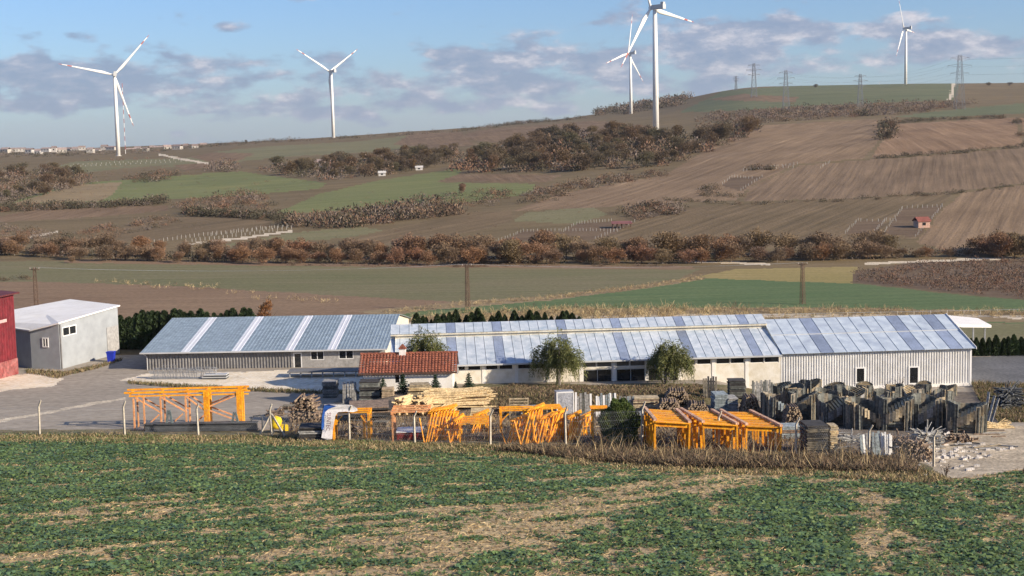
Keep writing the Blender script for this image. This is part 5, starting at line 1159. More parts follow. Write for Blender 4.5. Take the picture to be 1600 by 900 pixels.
# --- orange frames
def portal(px0, px1, py, top, label, mt=M_OR, depth=1.6, rz=0, extra=False, slats=4, legs=2, d0=90):
    A = G(px0, py, d0); s = A.y/F_PX; w = (px1-px0)*s; h = (py-top)*s; r = empty('orange_portal', A, label, 'steel frame'); L = Loc(A, rz)
    for a in (0, w):
        for q in range(legs):
            b = depth*q/max(1, legs-1); bar(L, r, 'leg', (a,b,-.25), (a,b,h-.1), .19 if extra else .12, mt=mt)
        bar(L, r, 'side_rail', (a,-.15,h), (a,depth+.15,h), .2, .16, mt=mt)
    for k in range(slats):
        b = depth*(k+.02)/max(1, slats-1); bar(L, r, 'top_slat', (-.12,b,h+.12), (w+.12,b,h+.12), .2, .09, mt=mt)
    if extra: bar(L, r, 'knee_brace', (0,0,h*.55), (w*.25,0,h-.15), .1, mt=mt); bar(L, r, 'knee_brace', (w,0,h*.5), (w*.78,0,h-.15), .1, mt=mt); bar(L, r, 'inner_leg', (w-.42,.3,-.2), (w-.42,.3,h-.1), .2, mt=mt)
    return r, L, w, h
portal(522, 578, 688, 646, 'orange portal frame with doubled legs behind the feather flag', M_OR, 1.6, 0, True, 3, 2)
portal(614, 671, 690, 645, 'faded orange open table frame left of the leaning trestles', M_ORL, 2.6, 0, False, 4, 3)
portal(719, 766, 691, 664, 'low orange slatted table frame in front of the pale plank rack', M_OR, 3.0, .0, False, 5, 3)
portal(927, 950, 690, 643, 'narrow orange frame half hidden by the round dark bush', M_OR, 2.0, 0, False, 4, 2)
portal(783, 832, 676, 643, 'orange frame raised behind the trestles near the pale ladder rack', M_OR, 1.6, 0, True, 3, 2)
def trestles(px, py, top, n, wpx, label, seed, lean=1.0):
    A = G(px, py, 90); s = A.y/F_PX; h = (py-top)*s; w = wpx*s; r = empty('orange_trestles', A, label, 'trestles'); L = Loc(A, 0); rng = random.Random(seed)
    for q in (0, .5): bar(L, r, 'beam', (-.1,q,h*.93), (w+.1,q+1.2,h*1.0+.14), .14, .18)
    for k in range(n):
        a = w*(k+.3)/n; b = 1.2*k/n
        bar(L, r, 'leg', (a-.42*lean-rng.random()*.2,b-.25,-.25), (a+.12,b+.1,h*.95), .10); bar(L, r, 'leg', (a+.45*rng.random(),b+.35,-.25), (a+.1,b+.2,h*.95), .10)
        bar(L, r, 'head_plate', (a-.1,b-.3,h*.97), (a+.3,b+.9,h*1.02), .16, .06)
        if k % 3 == 0: bar(L, r, 'loose_tube', (a-.5*lean,b-.4,-.1), (a+.9*lean*rng.choice((-1,1)),b+.5,h*rng.uniform(.6,1.15)), .09)
        if k % 2: bar(L, r, 'tie', (a-.2,b,h*.45), (a+.3,b+.2,h*.5), .07)
trestles(672, 690, 640, 8, 40, 'row of orange A-frame trestles with many splayed legs', 1)
trestles(826, 694, 638, 5, 24, 'tall orange trestles leaning together left of a fence post', 2, 1.3)
trestles(862, 690, 646, 5, 24, 'orange trestle stack with one long leaning beam', 3, .8)
trestles(890, 690, 650, 4, 18, 'pile of orange tubes right of the leaning fence post', 4, .5)
trestles(712, 690, 655, 3, 10, 'pair of short orange trestles between trestles and low table', 5, .9)
trestles(742, 676, 648, 4, 20, 'orange tube stack between the low table and a fence post', 6, .7)
trestles(800, 692, 655, 4, 22, 'low orange trestles in the weeds below the raised frame', 7, 1.1)
trestles(846, 692, 652, 4, 20, 'orange trestles crowded between the tall trestles and the leaning beam', 8, .9)
trestles(908, 682, 652, 3, 16, 'short orange trestles left of the narrow frame', 9, .8)
portal(845, 878, 680, 640, 'thin orange slatted frame behind the crowded trestles', M_OR, 1.6, .1, False, 4, 2)
portal(686, 712, 676, 650, 'thin orange frame behind the row of splayed trestles', M_OR, 1.6, -.1, False, 3, 2)
def big_table(fl, fr_, bl, br, zt_px_base, label, seed):
    """orange slatted forming table on rows of legs; corners given where they stand"""
    r = None; h = 2.75; d0, d1 = 103.6, 109.2
    FL, FR, BL, BR = [W(p[0], p[1], d) for p, d in ((fl, d0), (fr_, d0), (bl, d1), (br, d1))]
    base = Vector((FL.x, FL.y, hz(FL.x, FL.y))); r = empty('forming_table', base, label, 'forming table', None); rng = random.Random(seed)
    for A, B in ((FL, BL), (FR, BR)):
        m = M(); m.beam(A+Vector((0,0,.1)), B+Vector((0,0,.1)), .24, .16); m.build('rail', M_RAIL, r)
        for k in range(9):
            P = A.lerp(B, (k+.1)/8.6); g = hz(P.x, P.y); m = M(); m.beam(Vector((P.x+rng.uniform(-.12,.12), P.y, g-.2)), P, .13+.05*(k % 2), .15); m.build('leg', M_OR, r)
        m = M(); m.beam(A+Vector((0,0,-.35)), B+Vector((0,0,-.35)), .1, .14); m.build('edge_beam', M_OR, r)
    for k in range(6):
        t = (k+.15)/5.6; A = FL.lerp(BL, t); B = FR.lerp(BR, t); m = M(); m.beam(A+Vector((0,0,-.04)), B+Vector((0,0,-.04)), .56, .07); m.build('slat', M_OR, r)
    for t in (.0, .5): A = FL.lerp(BL, t+.02); B = FR.lerp(BR, t+.02); m = M(); m.beam(A+Vector((0,0,-.25)), B+Vector((0,0,-.25)), .12, .3); m.build('cross_beam', M_OR, r)
big_table((1024,658), (1078,661), (1007,638), (1057,641), 0, 'big orange slatted forming table nearest the round bush', 1)
big_table((1099,661), (1152,664), (1064,640), (1112,642), 0, 'big orange slatted forming table standing between two others', 2)
big_table((1167,665), (1221,667), (1126,642), (1172,643), 0, 'big orange slatted forming table farthest from the round bush', 3)
# --- curved formwork shells
def formwork(seed, name='curved_formwork'):
    """open half-round shell of staves with a slatted band winding down across its front"""
    rng = random.Random(seed); r = empty(name, (0,0,0)); kids = []; R0, h = 1.35, 2.9; sg = 1 if seed % 2 else -1
    stm = [M_TEAL, M_DARKG, M_TEAL][seed % 3]; bdm = [M_PLYL, M_BLUEW, M_GREYW, M_PLYL][seed % 4]
    n = 19
    for k in range(n):                                   # staves round the back
        a = math.pi*(-.30+1.60*k/(n-1)); x, y = math.cos(a)*R0, math.sin(a)*R0; t = Vector((-math.sin(a), math.cos(a), 0)); z1 = h*(.90+.08*math.sin(k*.5+seed)); c = Vector((x, y, 0)); q = t*.185; d = Vector((math.cos(a), math.sin(a), 0))*.035
        m = M(); P = [c-q-d, c+q-d, c+q+d, c-q+d]; m.hexa([p+Vector((0,0,-.05)) for p in P]+[p+Vector((0,0,z1)) for p in P]); kids.append(m.build('stave', stm if k % 5 else M_PLY, r))
        if k % 2 == 0: m = M(); m.beam(c*1.07+Vector((0,0,-.05)), c*1.07+Vector((0,0,z1*.98)), .1); kids.append(m.build('rib', M_TEAL, r))
    nb = 12
    for k in range(nb):                                  # the winding band, bulging to the front
        u = k/(nb-1); x = sg*R0*.92*(2*u-1); y = -R0*.45*math.sin(math.pi*u)-.75; zc = h*(.80-.60*u); m = M(); m.beam((x, y, zc-.42), (x, y, zc+.42), .25, .06); kids.append(m.build('band_slat', bdm if k % 3 else M_PLY, r))
        m = M(); yb = math.sqrt(max(.02, 1.06-(2*u-1)**2))*R0*.93; m.beam((x, y+.04, zc+.30), (x, yb, zc+.38), .2, .05); kids.append(m.build('soffit_plank', M_PLYL if k % 2 else M_TIMB, r))
    for k in range(7):                                   # boards closing the front under the band
        z = .16+k*.29; u0 = 0.0; u1 = min(1.0, max(.12, (.80*h-.35-z)/(.60*h))); x0, x1 = sg*R0*1.0*(2*u0-1), sg*R0*(2*u1-1)
        m = M(); m.beam((x0*.9, -.74, z), (x1*.9, -.74-R0*.40*math.sin(math.pi*u1), z), .05, .24); kids.append(m.build('front_board', stm if k % 3 else M_PLY, r))
    for x in (-.86*R0, .86*R0): m = M(); m.beam((x, -.95, -.1), (x, -.95, h*(.95 if x*sg < 0 else .5)), .09); kids.append(m.build('corner_post', M_PLYL, r))
    copy_tree.kids[r.name] = kids; return r
FW = [formwork(i) for i in range(4)]
def put_formwork():
    g = 'curved formwork shells in the yard'; used = set(); rng = random.Random(9)
    spots = [(1216,656,.25,1.08,'pale curved formwork shell with open top beside the log stack'),(1254,654,-.3,.95,'grey curved formwork shell in the shade behind the dark plank stack'),
      (1302,662,-.1,1.08,'curved formwork shell boarded flat across its front'),(1347,668,.1,1.12,'curved formwork shell with tan slatted soffit sweeping down to the front'),(1397,670,-.1,1.12,'curved formwork shell with blue-green ribs running diagonally'),
      (1449,668,-.2,1.1,'dark ribbed curved formwork shell before the right warehouse window'),(1510,674,-.25,1.15,'last curved formwork shell with stepped boards beside the leaning planks')]
    for i, (px, py, rz, s, lab) in enumerate(spots):
        pr = FW[[1,0,2,3,0,2,0][i]]; o = pr if pr.name not in used else copy_tree(pr); used.add(pr.name); p = G(px, py, 100); o.location = p; o.rotation_euler = (0,0,rz); o.scale = (s*rng.uniform(.9,1.02), s, s*rng.uniform(.72,.92)); o.rotation_euler = (rng.uniform(-.06,.06), rng.uniform(-.05,.05), rz+rng.uniform(-.14,.14)); tag(o, lab, 'formwork', g)
    lab = 'weathered curved formwork shell in the crowded back row against the corrugated warehouse'
    for px, d, rz, s in [(1222,137,.4,.72),(1266,138,-.4,.72),(1306,137,.2,.75),(1350,138,.3,.62),(1398,138,-.3,.6),(1443,138.5,.1,.55),(1482,138,-.2,.55),(1240,132,-.5,.8),(1290,132,.5,.8),(1335,132,.2,.75),(1380,132.5,-.3,.7),(1428,133,.2,.68),(1474,133,-.4,.66)]:
        pr = FW[rng.randrange(4)]; o = pr if pr.name not in used else copy_tree(pr); used.add(pr.name); p = GX(px, d); o.location = p; o.rotation_euler = (rng.uniform(-.12,.12), rng.uniform(-.1,.1), rz+rng.uniform(-1.2,1.2)); o.scale = (s, s, s*rng.uniform(.65,.9)); tag(o, lab, 'formwork', g)
put_formwork()
# --- stacks, piles and scrap
def stack(px, py, wpx, hpx, deep, label, mt, rz=0, vertical=False, n=None, name='board_stack', cat='board stack', jit=.06, d0=90, base=True):
    A = G(px-wpx/2, py, d0); s = A.y/F_PX; w, h = wpx*s, hpx*s; L = Loc(A, rz); r = empty(name, L(w/2, deep/2, 0), label, cat); rng = random.Random(int(px*7+py)); ms = mt if isinstance(mt, (list, tuple)) else [mt]; m = M()
    if vertical:
        k = n or max(4, int(w/.2)); p = w/k
        for i in range(k): x = i*p; m.beam(L(x+p/2, rng.uniform(0, .12), -.1), L(x+p/2+rng.uniform(-.05,.05), deep*.25+rng.uniform(0,.1), h*rng.uniform(.86,1.05)), p*.82, .07, m=rng.randrange(len(ms)))
        for z in (.3, .75): m.beam(L(-.02, deep*.3, h*z), L(w+.02, deep*.3, h*z), .07, .1)
    else:
        k = n or max(4, int(h/.13)); p = h/k
        for i in range(k): j = lambda: rng.uniform(-jit, jit); L.box(m, j(), w+j(), j(), deep+j(), i*p+.03*(i > 0), (i+1)*p-.012, rng.randrange(len(ms)))
    o = m.build('boards', list(ms), r); o['kind'] = 'stuff'
    if not vertical:
        for a in (.12, .85): q = M(); L.box(q, w*a, w*a+.12, -.04, deep+.04, -.25, -.005); q.build('bearer', M_TIMD, r)
    return r
def pile(px, py, wpx, hpx, label, mt, endm, length=2.2, rad=.1, rz=1.57, cat='log pile', name='log_pile', rand=0.0, d0=90, n=None):
    """heap of logs lying across; rz: direction the logs point"""
    A = G(px, py, d0); s = A.y/F_PX; w, h = wpx*s, hpx*s; r = empty(name, A, label, cat); rng = random.Random(int(px*3+py)); m = M(); t = Vector((math.cos(rz), math.sin(rz), 0)); e = Vector((1,0,0)) if abs(t.x) < .7 else Vector((0,1,0))
    ww = w if abs(t.x) < .7 else length*.55
    rows = max(2, int(h/(rad*1.75)))
    for k in range(rows):
        span = ww*(1-.55*(k/rows)**1.6); c = max(1, int(span/(rad*2.1)))
        for i in range(c):
            x = -span/2+span*(i+.5)/c+rng.uniform(-.3,.3)*rad; rr = rad*rng.uniform(.65,1.2); p = A+e*x+Vector((0,0,rad*.7+k*rad*1.75)); tt = (t+Vector((rng.gauss(0,rand),rng.gauss(0,rand),rng.gauss(0,rand*.6)))).normalized(); L2 = length*rng.uniform(.75,1.08)/2; o = rng.uniform(-.12,.12)*length
            a, b = p+tt*(o-L2), p+tt*(o+L2); m.tube([a, b], [rr, rr*.9], 6, cap=False); u = tt.cross(Vector((0,0,1))).normalized(); v = u.cross(tt)
            for q, sg in ((a, -1), (b, 1)): m.add([q+tt*.002*sg+u*(math.cos(g)*rr)+v*(math.sin(g)*rr) for g in np.arange(6)*math.pi/3], [tuple(range(6)) if sg > 0 else tuple(range(5, -1, -1))], 1)
    o = m.build('logs', [mt, endm], r); o['kind'] = 'stuff'; return r
pile(478, 658, 46, 40, 'heap of brown split firewood on pallets left of the feather flag', M_TIMD, M_END, 1.6, .09, 1.4, 'firewood heap', 'firewood_heap', .35)
stack(492, 690, 50, 22, 2.2, 'dark weathered board stack low behind the fence', [M_DARKB, M_GREYW], .05)
stack(515, 622, 22, 26, 2.0, 'dark green closed panel stack at the edge of the sand apron', [M_TEAL, M_GREYW], 0)
stack(546, 634, 22, 38, 1.6, 'upright bundle of grey formwork boards beside the dark crate', [M_GREYW, M_PLYL], 0, True)
stack(578, 632, 32, 36, 1.8, 'dark crate stack bound with one pale post', [M_DARKB, M_TEAL], 0)
stack(606, 622, 17, 15, 1.2, 'small pale block stack beside the dark crate', [M_PLYL, M_END], 0)
stack(580, 662, 66, 26, 3.0, 'low dark board pile behind the orange portal frame', [M_DARKB, M_TIMD], .1, jit=.35)
pile(632, 645, 26, 30, 'round ended pale log pile at the left end of the timber', M_TIMB, M_END, 3.0, .11, 1.2, rand=.05)
pile(668, 644, 24, 24, 'log pile with dark ends in the middle of the timber', M_TIMB, mat('dark_end', (.14,.10,.07), .9, .3, 3), 3.0, .09, 1.25, rand=.05)
pile(700, 646, 24, 18, 'low log bundle right of the dark ended pile', M_TIMB, M_END, 3.0, .10, 1.3, rand=.08)
pile(712, 632, 60, 26, 'long fresh yellow timber poles heaped before the tiled house', M_TIMB, M_END, 6.2, .10, .10, 'timber pile', 'timber_pile', .07)
stack(655, 618, 36, 16, 1.6, 'pale sawn beam stack under the house window', [M_TIMB, M_PLYL], .05, jit=.2)
stack(665, 600, 26, 16, 1.6, 'small roofed crate stack right of the house window', [M_TIMD, M_PLYL], 0)
stack(752, 662, 34, 20, 1.6, 'pale plank rack behind the low orange table', [M_PLYL, M_TIMB], 0)
stack(640, 688, 40, 12, 2.0, 'red steel box with white lid behind the faded orange frame', [mat('box_red', (.22,.03,.03), .6, .15, 1)], 0, n=1, name='red_box', cat='box', jit=0)
def white_lid():
    A = G(640-20, 688, 90); s = A.y/F_PX; L = Loc(A, 0); m = M(); L.box(m, -.05, 40*s+.05, -.05, 2.05, 12*s, 12*s+.06); tag(m.build('sheet_cover', M_FRAME, origin=A), 'white sheet lying on the red steel box', 'sheet')
white_lid()
def ladder_rack():
    A = G(797, 655, 90); s = A.y/F_PX; L = Loc(A, 0); r = empty('ladder_rack', A, 'pale ladder-like timber rack behind the orange frames', 'rack'); w = 29*s; h = 34*s
    for a in (0, w): bar(L, r, 'upright', (a,0,-.2), (a,0,h), .1, mt=M_PLYL)
    for z in (.68, .82, .96): bar(L, r, 'rung', (-.05,-.02,h*z), (w+.05,-.02,h*z), .07, .1, mt=M_PLYL)
ladder_rack()
def wrapped_pallet():
    A = G(870, 650, 90); s = A.y/F_PX; L = Loc(A, .12); w = 28*s; h = 38*s; r = empty('wrapped_pallet', L(w/2,.6,0), 'pallet load wrapped in shiny grey plastic film', 'pallet load'); mf = mat('plastic_film', (.36,.37,.40), .25, .25, 2.5, bump=.6, bscale=5, spec=.6)
    m = M(); L.box(m, 0, w, 0, 1.2, .15, h); m.build('wrapped_load', mf, r); m = M(); L.box(m, -.05, w+.05, -.05, 1.25, -.25, .14); m.build('pallet', M_TIMD, r)
    for a in (0, w-.09): m = M(); L.box(m, a, a+.09, -.03, -.003, .15, h+.03); m.build('edge_strip', M_FRAME, r)
    m = M(); L.box(m, 0, w, -.03, -.003, h-.09, h+.03); m.build('edge_strip', M_FRAME, r)
wrapped_pallet()
stack(912, 660, 28, 46, 1.4, 'upright grey and white shutter panels beside the wrapped pallet', [M_GREYW, M_FRAME, M_TEAL], 0, True)
stack(948, 652, 34, 36, 1.4, 'upright bluish shutter panels behind the round bush', [M_BLUEW, M_FRAME], 0, True)
stack(1010, 640, 40, 18, 1.6, 'low brown board stack behind the round bush', [M_TIMD, M_PLYL], 0)
pile(1057, 628, 42, 24, 'dark log pile before the last garage opening', M_TIMD, M_END, 2.2, .10, 1.5)
pile(1045, 648, 44, 26, 'lower dark log row behind the orange forming tables', M_TIMD, M_END, 2.0, .10, 1.5)
pile(1090, 648, 40, 24, 'dark log row right of the lower log row', M_TIMD, M_END, 2.0, .10, 1.5)
stack(1110, 622, 22, 34, 1.0, 'dark upright board leaning among pale panels', [M_DARKB, M_PLY], 0, True)
stack(1153, 622, 26, 28, 1.4, 'dark square panel stack before the cream wall', [M_TEAL, M_DARKB], 0)
stack(1128, 650, 22, 34, 2.0, 'blue-grey plank stack left of the log ends', [M_BLUEW], .05)
stack(1146, 650, 16, 28, 2.0, 'shorter blue-grey plank stack against the log ends', [M_BLUEW, M_GREYW], .05)
pile(1172, 650, 34, 34, 'neat stack of brown log ends right of the blue-grey planks', M_TIMD, M_END, 2.0, .09, 1.55)
stack(1192, 625, 34, 30, 1.2, 'upright grey board bundle against the end of the cream wall', [M_GREYW, M_TEAL], 0, True)
pile(1238, 664, 30, 34, 'dark log stack before the formwork shells', M_TIMD, M_END, 2.0, .09, 1.55)
stack(1238, 686, 32, 20, 1.6, 'low blue-grey plank stack under the dark log stack', [M_BLUEW, M_TIMD], 0)
stack(1278, 712, 34, 48, 2.2, 'tall dark plank stack with pale sawn ends by the fence', [M_DARKB, M_PLY], .05)
stack(1304, 708, 12, 44, 1.2, 'pale sawn plank ends stacked beside the tall dark stack', [M_PLYL, M_TIMB], .05)
stack(1366, 712, 42, 36, 1.2, 'upright blue-white board panels by the fence', [M_BLUEW, M_FRAME, M_GREYW], 0, True)
stack(1389, 712, 12, 36, .9, 'upright white board bundle beside the blue-white panels', [M_FRAME, M_GREYW], 0, True)
pile(1424, 720, 62, 34, 'tangled heap of branches and offcuts by the fence', M_TIMD, M_END, 1.5, .06, 1.2, 'scrap heap', 'scrap_heap', .6)
pile(1448, 700, 40, 26, 'loose heap of grey battens behind the branch heap', M_GREYW, M_PLYL, 2.4, .05, .3, 'scrap heap', 'scrap_heap', .5)
pile(1576, 640, 56, 36, 'dark tangle of scrap pipes at the edge of the asphalt road', M_IRON, M_GALV, 2.6, .06, .3, 'scrap heap', 'scrap_heap', .45)
pile(1330, 690, 60, 9, 'low strip of scrap battens in front of the formwork shells', M_GREYW, M_PLYL, 2.2, .05, .2, 'scrap heap', 'scrap_heap', .4)
pile(1405, 694, 50, 12, 'thin scrap battens under the blue-green ribbed shell', M_TIMD, M_PLYL, 2.0, .05, .4, 'scrap heap', 'scrap_heap', .5)
pile(1556, 668, 40, 8, 'low pile of pale battens beside the leaning planks', M_TIMB, M_PLYL, 2.6, .05, .15, 'scrap heap', 'scrap_heap', .25)
pile(1500, 690, 46, 10, 'loose offcuts at the foot of the last shell', M_TIMD, M_END, 1.4, .06, .9, 'scrap heap', 'scrap_heap', .6)
pile(560, 676, 40, 12, 'brown offcut heap behind the feather flag', M_TIMD, M_END, 1.4, .06, .7, 'scrap heap', 'scrap_heap', .5)
pile(782, 652, 34, 16, 'brown branch heap right of the pale plank rack', M_TIMD, M_END, 1.6, .06, .6, 'scrap heap', 'scrap_heap', .5)
stack(830, 655, 30, 18, 1.4, 'grey board stack behind the raised orange frame', [M_GREYW, M_TIMD], .1, jit=.15)
stack(1020, 668, 60, 20, 2.0, 'dark board stack under the first forming table', [M_DARKB, M_GREYW], 0, jit=.3)
stack(980, 640, 24, 22, 1.2, 'upright grey shutter boards right of the round bush', [M_GREYW, M_BLUEW], 0, True)
pile(430, 650, 40, 10, 'low brown scrap strip left of the firewood heap', M_TIMD, M_END, 1.6, .06, .4, 'scrap heap', 'scrap_heap', .5)
def leaning_planks():
    for i, (px, py, x1, y1) in enumerate([(1542,664,1554,618),(1548,662,1560,622),(1538,666,1545,612)]):
        a = G(px, py, 100); b = W(x1, y1, a.y+.6); m = M(); m.beam(a, b, .22, .06); tag(m.build('leaning_plank', M_GREYW, origin=a), 'grey plank leaning up beside the last formwork shell', 'plank', 'leaning planks by the formwork')
leaning_planks()
def rubble():
    rng = random.Random(2); mw = mat('rubble_pale', (.55,.51,.46), .9, .2, 2, bump=.4, rand=.25); g = 'loose rubble lumps on the gravel'
    for k in range(120):
        p = G(1490+rng.gauss(0, 40), 708+rng.gauss(0, 11), 90); s = rng.uniform(.12, .42); m = M()
        vs = [tuple(p+Vector((rng.gauss(0,.06)*s+x*s*rng.uniform(.6,1.1), y*s*rng.uniform(.6,1.1), z*s*rng.uniform(.4,.9)))) for x, y, z in ((-.6,-.5,-.3),(.6,-.5,-.3),(.6,.5,-.3),(-.6,.5,-.3),(-.5,-.4,.6),(.5,-.4,.6),(.4,.4,.6),(-.4,.4,.6))]; m.hexa(vs); tag(m.build('rubble_lump', mw, origin=p), 'pale broken concrete lump in the rubble scatter on the gravel', 'rubble', g)
rubble()
def scaffold_rack():
    p = G(285, 592, 120); s = p.y/F_PX; r = empty('scaffold_rack', p, 'pile of galvanised scaffold frames and sheets before the grey warehouse', 'scaffold pile'); rng = random.Random(8); L = Loc(p, R(-3))
    for k in range(12):
        a = -3.4+k*.55; m = M(); h = rng.uniform(.9, 1.5); m.tube([L(a,rng.uniform(0,.8),-.1),L(a,.3,h),L(a+rng.uniform(1,1.8),.3,h),L(a+1.4,.5,-.1)], .035, 5); m.build('scaffold_frame', M_GALV, r)
    for k in range(9): m = M(); z = .1+.13*k; m.beam(L(-3.6+rng.uniform(-.4,.4),-.3+.1*k,z), L(2.6+rng.uniform(-.6,1.6),-.3+.1*k,z), .12, .06); m.build('tube_bundle', M_GALV, r)
    for k in range(4): m = M(); L.box(m, 2.6+rng.uniform(-.3,.3), 5.2, -.6, .7, .02+k*.14, .12+k*.14); m.build('sheet_pile', M_NAC if k % 2 else M_IRON, r)
scaffold_rack()
def clutter():
    rng = random.Random(31)
    for k in range(110):
        px = rng.choice([rng.uniform(440, 640), rng.uniform(560, 780), rng.uniform(780, 1010), rng.uniform(1230, 1560)]); py = rng.uniform(640, 682) if px < 1000 else rng.uniform(672, 704)
        p = G(px, py, 90); a = rng.uniform(-.6, .6); n = rng.uniform(.8, 2.6); t = Vector((math.cos(a), math.sin(a), 0)); m = M(); e = p+t*n; e.z = hz(e.x, e.y)+rng.choice((.05, .05, .3)); m.beam(p+Vector((0,0,.06)), e, .16, .06); tag(m.build('loose_plank', rng.choice([M_TIMD, M_PLYL, M_GREYW, M_DARKB]), origin=p), 'loose plank lying flat on the yard soil among the stacks', 'plank', 'loose planks on the yard')
    for i, (px, py, lab) in enumerate([(452,640,'wooden pallet stack behind the firewood heap'),(596,668,'pallet stack behind the orange portal frame'),(700,668,'pallet stack among the short orange trestles'),(845,650,'pallet stack behind the tall orange trestles'),(985,660,'pallet stack between the bush and the forming tables')]):
        p = G(px, py, 90); L = Loc(p, rng.uniform(-.3,.3)); r = empty('pallet_stack', p, lab, 'pallets')
        for k in range(3+i % 4):
            m = M(); z = k*.15
            for b in np.linspace(-.5, .42, 6): L.box(m, -.6, .6, b, b+.1, z+.10, z+.125)
            for a in (-.6, -.06, .5): L.box(m, a, a+.1, -.5, .52, z, z+.098)
            m.build('pallet', M_TIMD if (k+i) % 2 else M_PLY, r)['kind'] = 'stuff'
clutter()
# --- fence
POSTS = [(-62,626,683),(62,625,681),(195,626,682),(310,630,680),(425,631,681),(546,634,689),(648,642,691),(766,640,694),(884,634,697),(1003,627,698),(1124,642,702),(1243,652,710),(1357,664,716),(1459,672,729)]
def fence():
    b0 = G(62, 681, 90); r = empty('wire_fence', b0, 'wire fence on pale concrete posts along the crop field edge', 'fence'); tops = []
    rng = random.Random(6)
    for i, (px, yt, yb) in enumerate(POSTS):
        p = G(px, yb, 80); h = W(px, yt, p.y).z-p.z; m = M(); lx = rng.uniform(-.12,.12); k = p+Vector((lx*.8, 0, h*.82)); t = p+Vector((lx+.22, -.12, h)); m.tube([p+Vector((0,0,-.4)), k, t], [.10,.085,.07], 4); m.build('post', M_CONP, r); tops.append((p, k, t))
        if px == 425:
            for sx in (-1.15, 1.2): m = M(); m.tube([p+Vector((sx, -.2, -.2)), p+Vector((0,0,h*.7))], .085, 4); m.build('brace', M_CONP, r)
    for f in (.08, .3, .52, .74, .96):
        m = M()
        for (p, k, t), (p2, k2, t2) in zip(tops, tops[1:]):
            a = p.lerp(k, f); b = p2.lerp(k2, f); m.tube([a, a.lerp(b, .5)-Vector((0,0,.05)), b], .005, 3, cap=False)
        m.build('wire', M_GALV, r)
    m = M()                                                # the woven net
    for (p, k, t), (p2, k2, t2) in zip(tops, tops[1:]):
        n = int((p2-p).length/.16)
        for i in range(n):
            for s in (1, -1):
                j = i+8*s
                if 0 <= j <= n:
                    a = p.lerp(p2, i/n); b = k.lerp(k2, j/n); m.tube([a, b], .0035, 3, cap=False)
    o = m.build('woven_net', M_GALV, r); o['kind'] = 'stuff'
fence()
def white_rail():
    b = GX(1300, 186); r = empty('road_rail', b, 'low white post rail along the road behind the warehouses', 'railing')
    pts = [GX(px, 200-0*(px-1100)) for px in np.arange(1090, 1640, 26)]
    for p in pts: m = M(); m.beam(p+Vector((0,0,-.2)), p+Vector((0,0,.9)), .07); m.build('post', M_CONP, r)
    m = M(); [m.beam(a+Vector((0,0,.8)), c+Vector((0,0,.8)), .03, .05) for a, c in zip(pts, pts[1:])]; m.build('rail', M_GALV, r)
white_rail()
# ------------------------------------------------------------------ crop and grasses
M_CROP = [mat('crop_leaf', (.145,.218,.078), .55, .3, 1.0, fine=.15, trans=.35, spec=.25), mat('crop_leaf_blue', (.108,.182,.088), .5, .3, 1.0, fine=.15, trans=.25, spec=.35), mat('crop_leaf_pale', (.20,.27,.10), .55, .25, 1.0, fine=.15, trans=.3, spec=.35)]
EDGE = [(-200,690),(0,687),(200,689),(400,691),(560,698),(760,708),(900,723),(1040,733),(1270,739),(1420,750),(1500,751),(1560,743),(1600,737),(1850,730)]
DENSE = [(560,915),(700,885),(860,848),(960,812),(1060,782),(1150,764),(1230,756),(1330,758),(1500,760),(1600,745),(1900,735),(1900,1000),(560,1000)]
BARE = [[(360,872),(520,842),(700,815),(860,782),(1000,752),(1180,742),(1195,758),(1050,772),(975,790),(955,812),(860,846),(700,882),(600,900),(440,900)], [(1040,742),(1240,738),(1400,748),(1390,756),(1240,752),(1060,752)],
        [(1340,765),(1385,760),(1400,905),(1330,905)], [(860,770),(1000,752),(1020,760),(900,788)]]
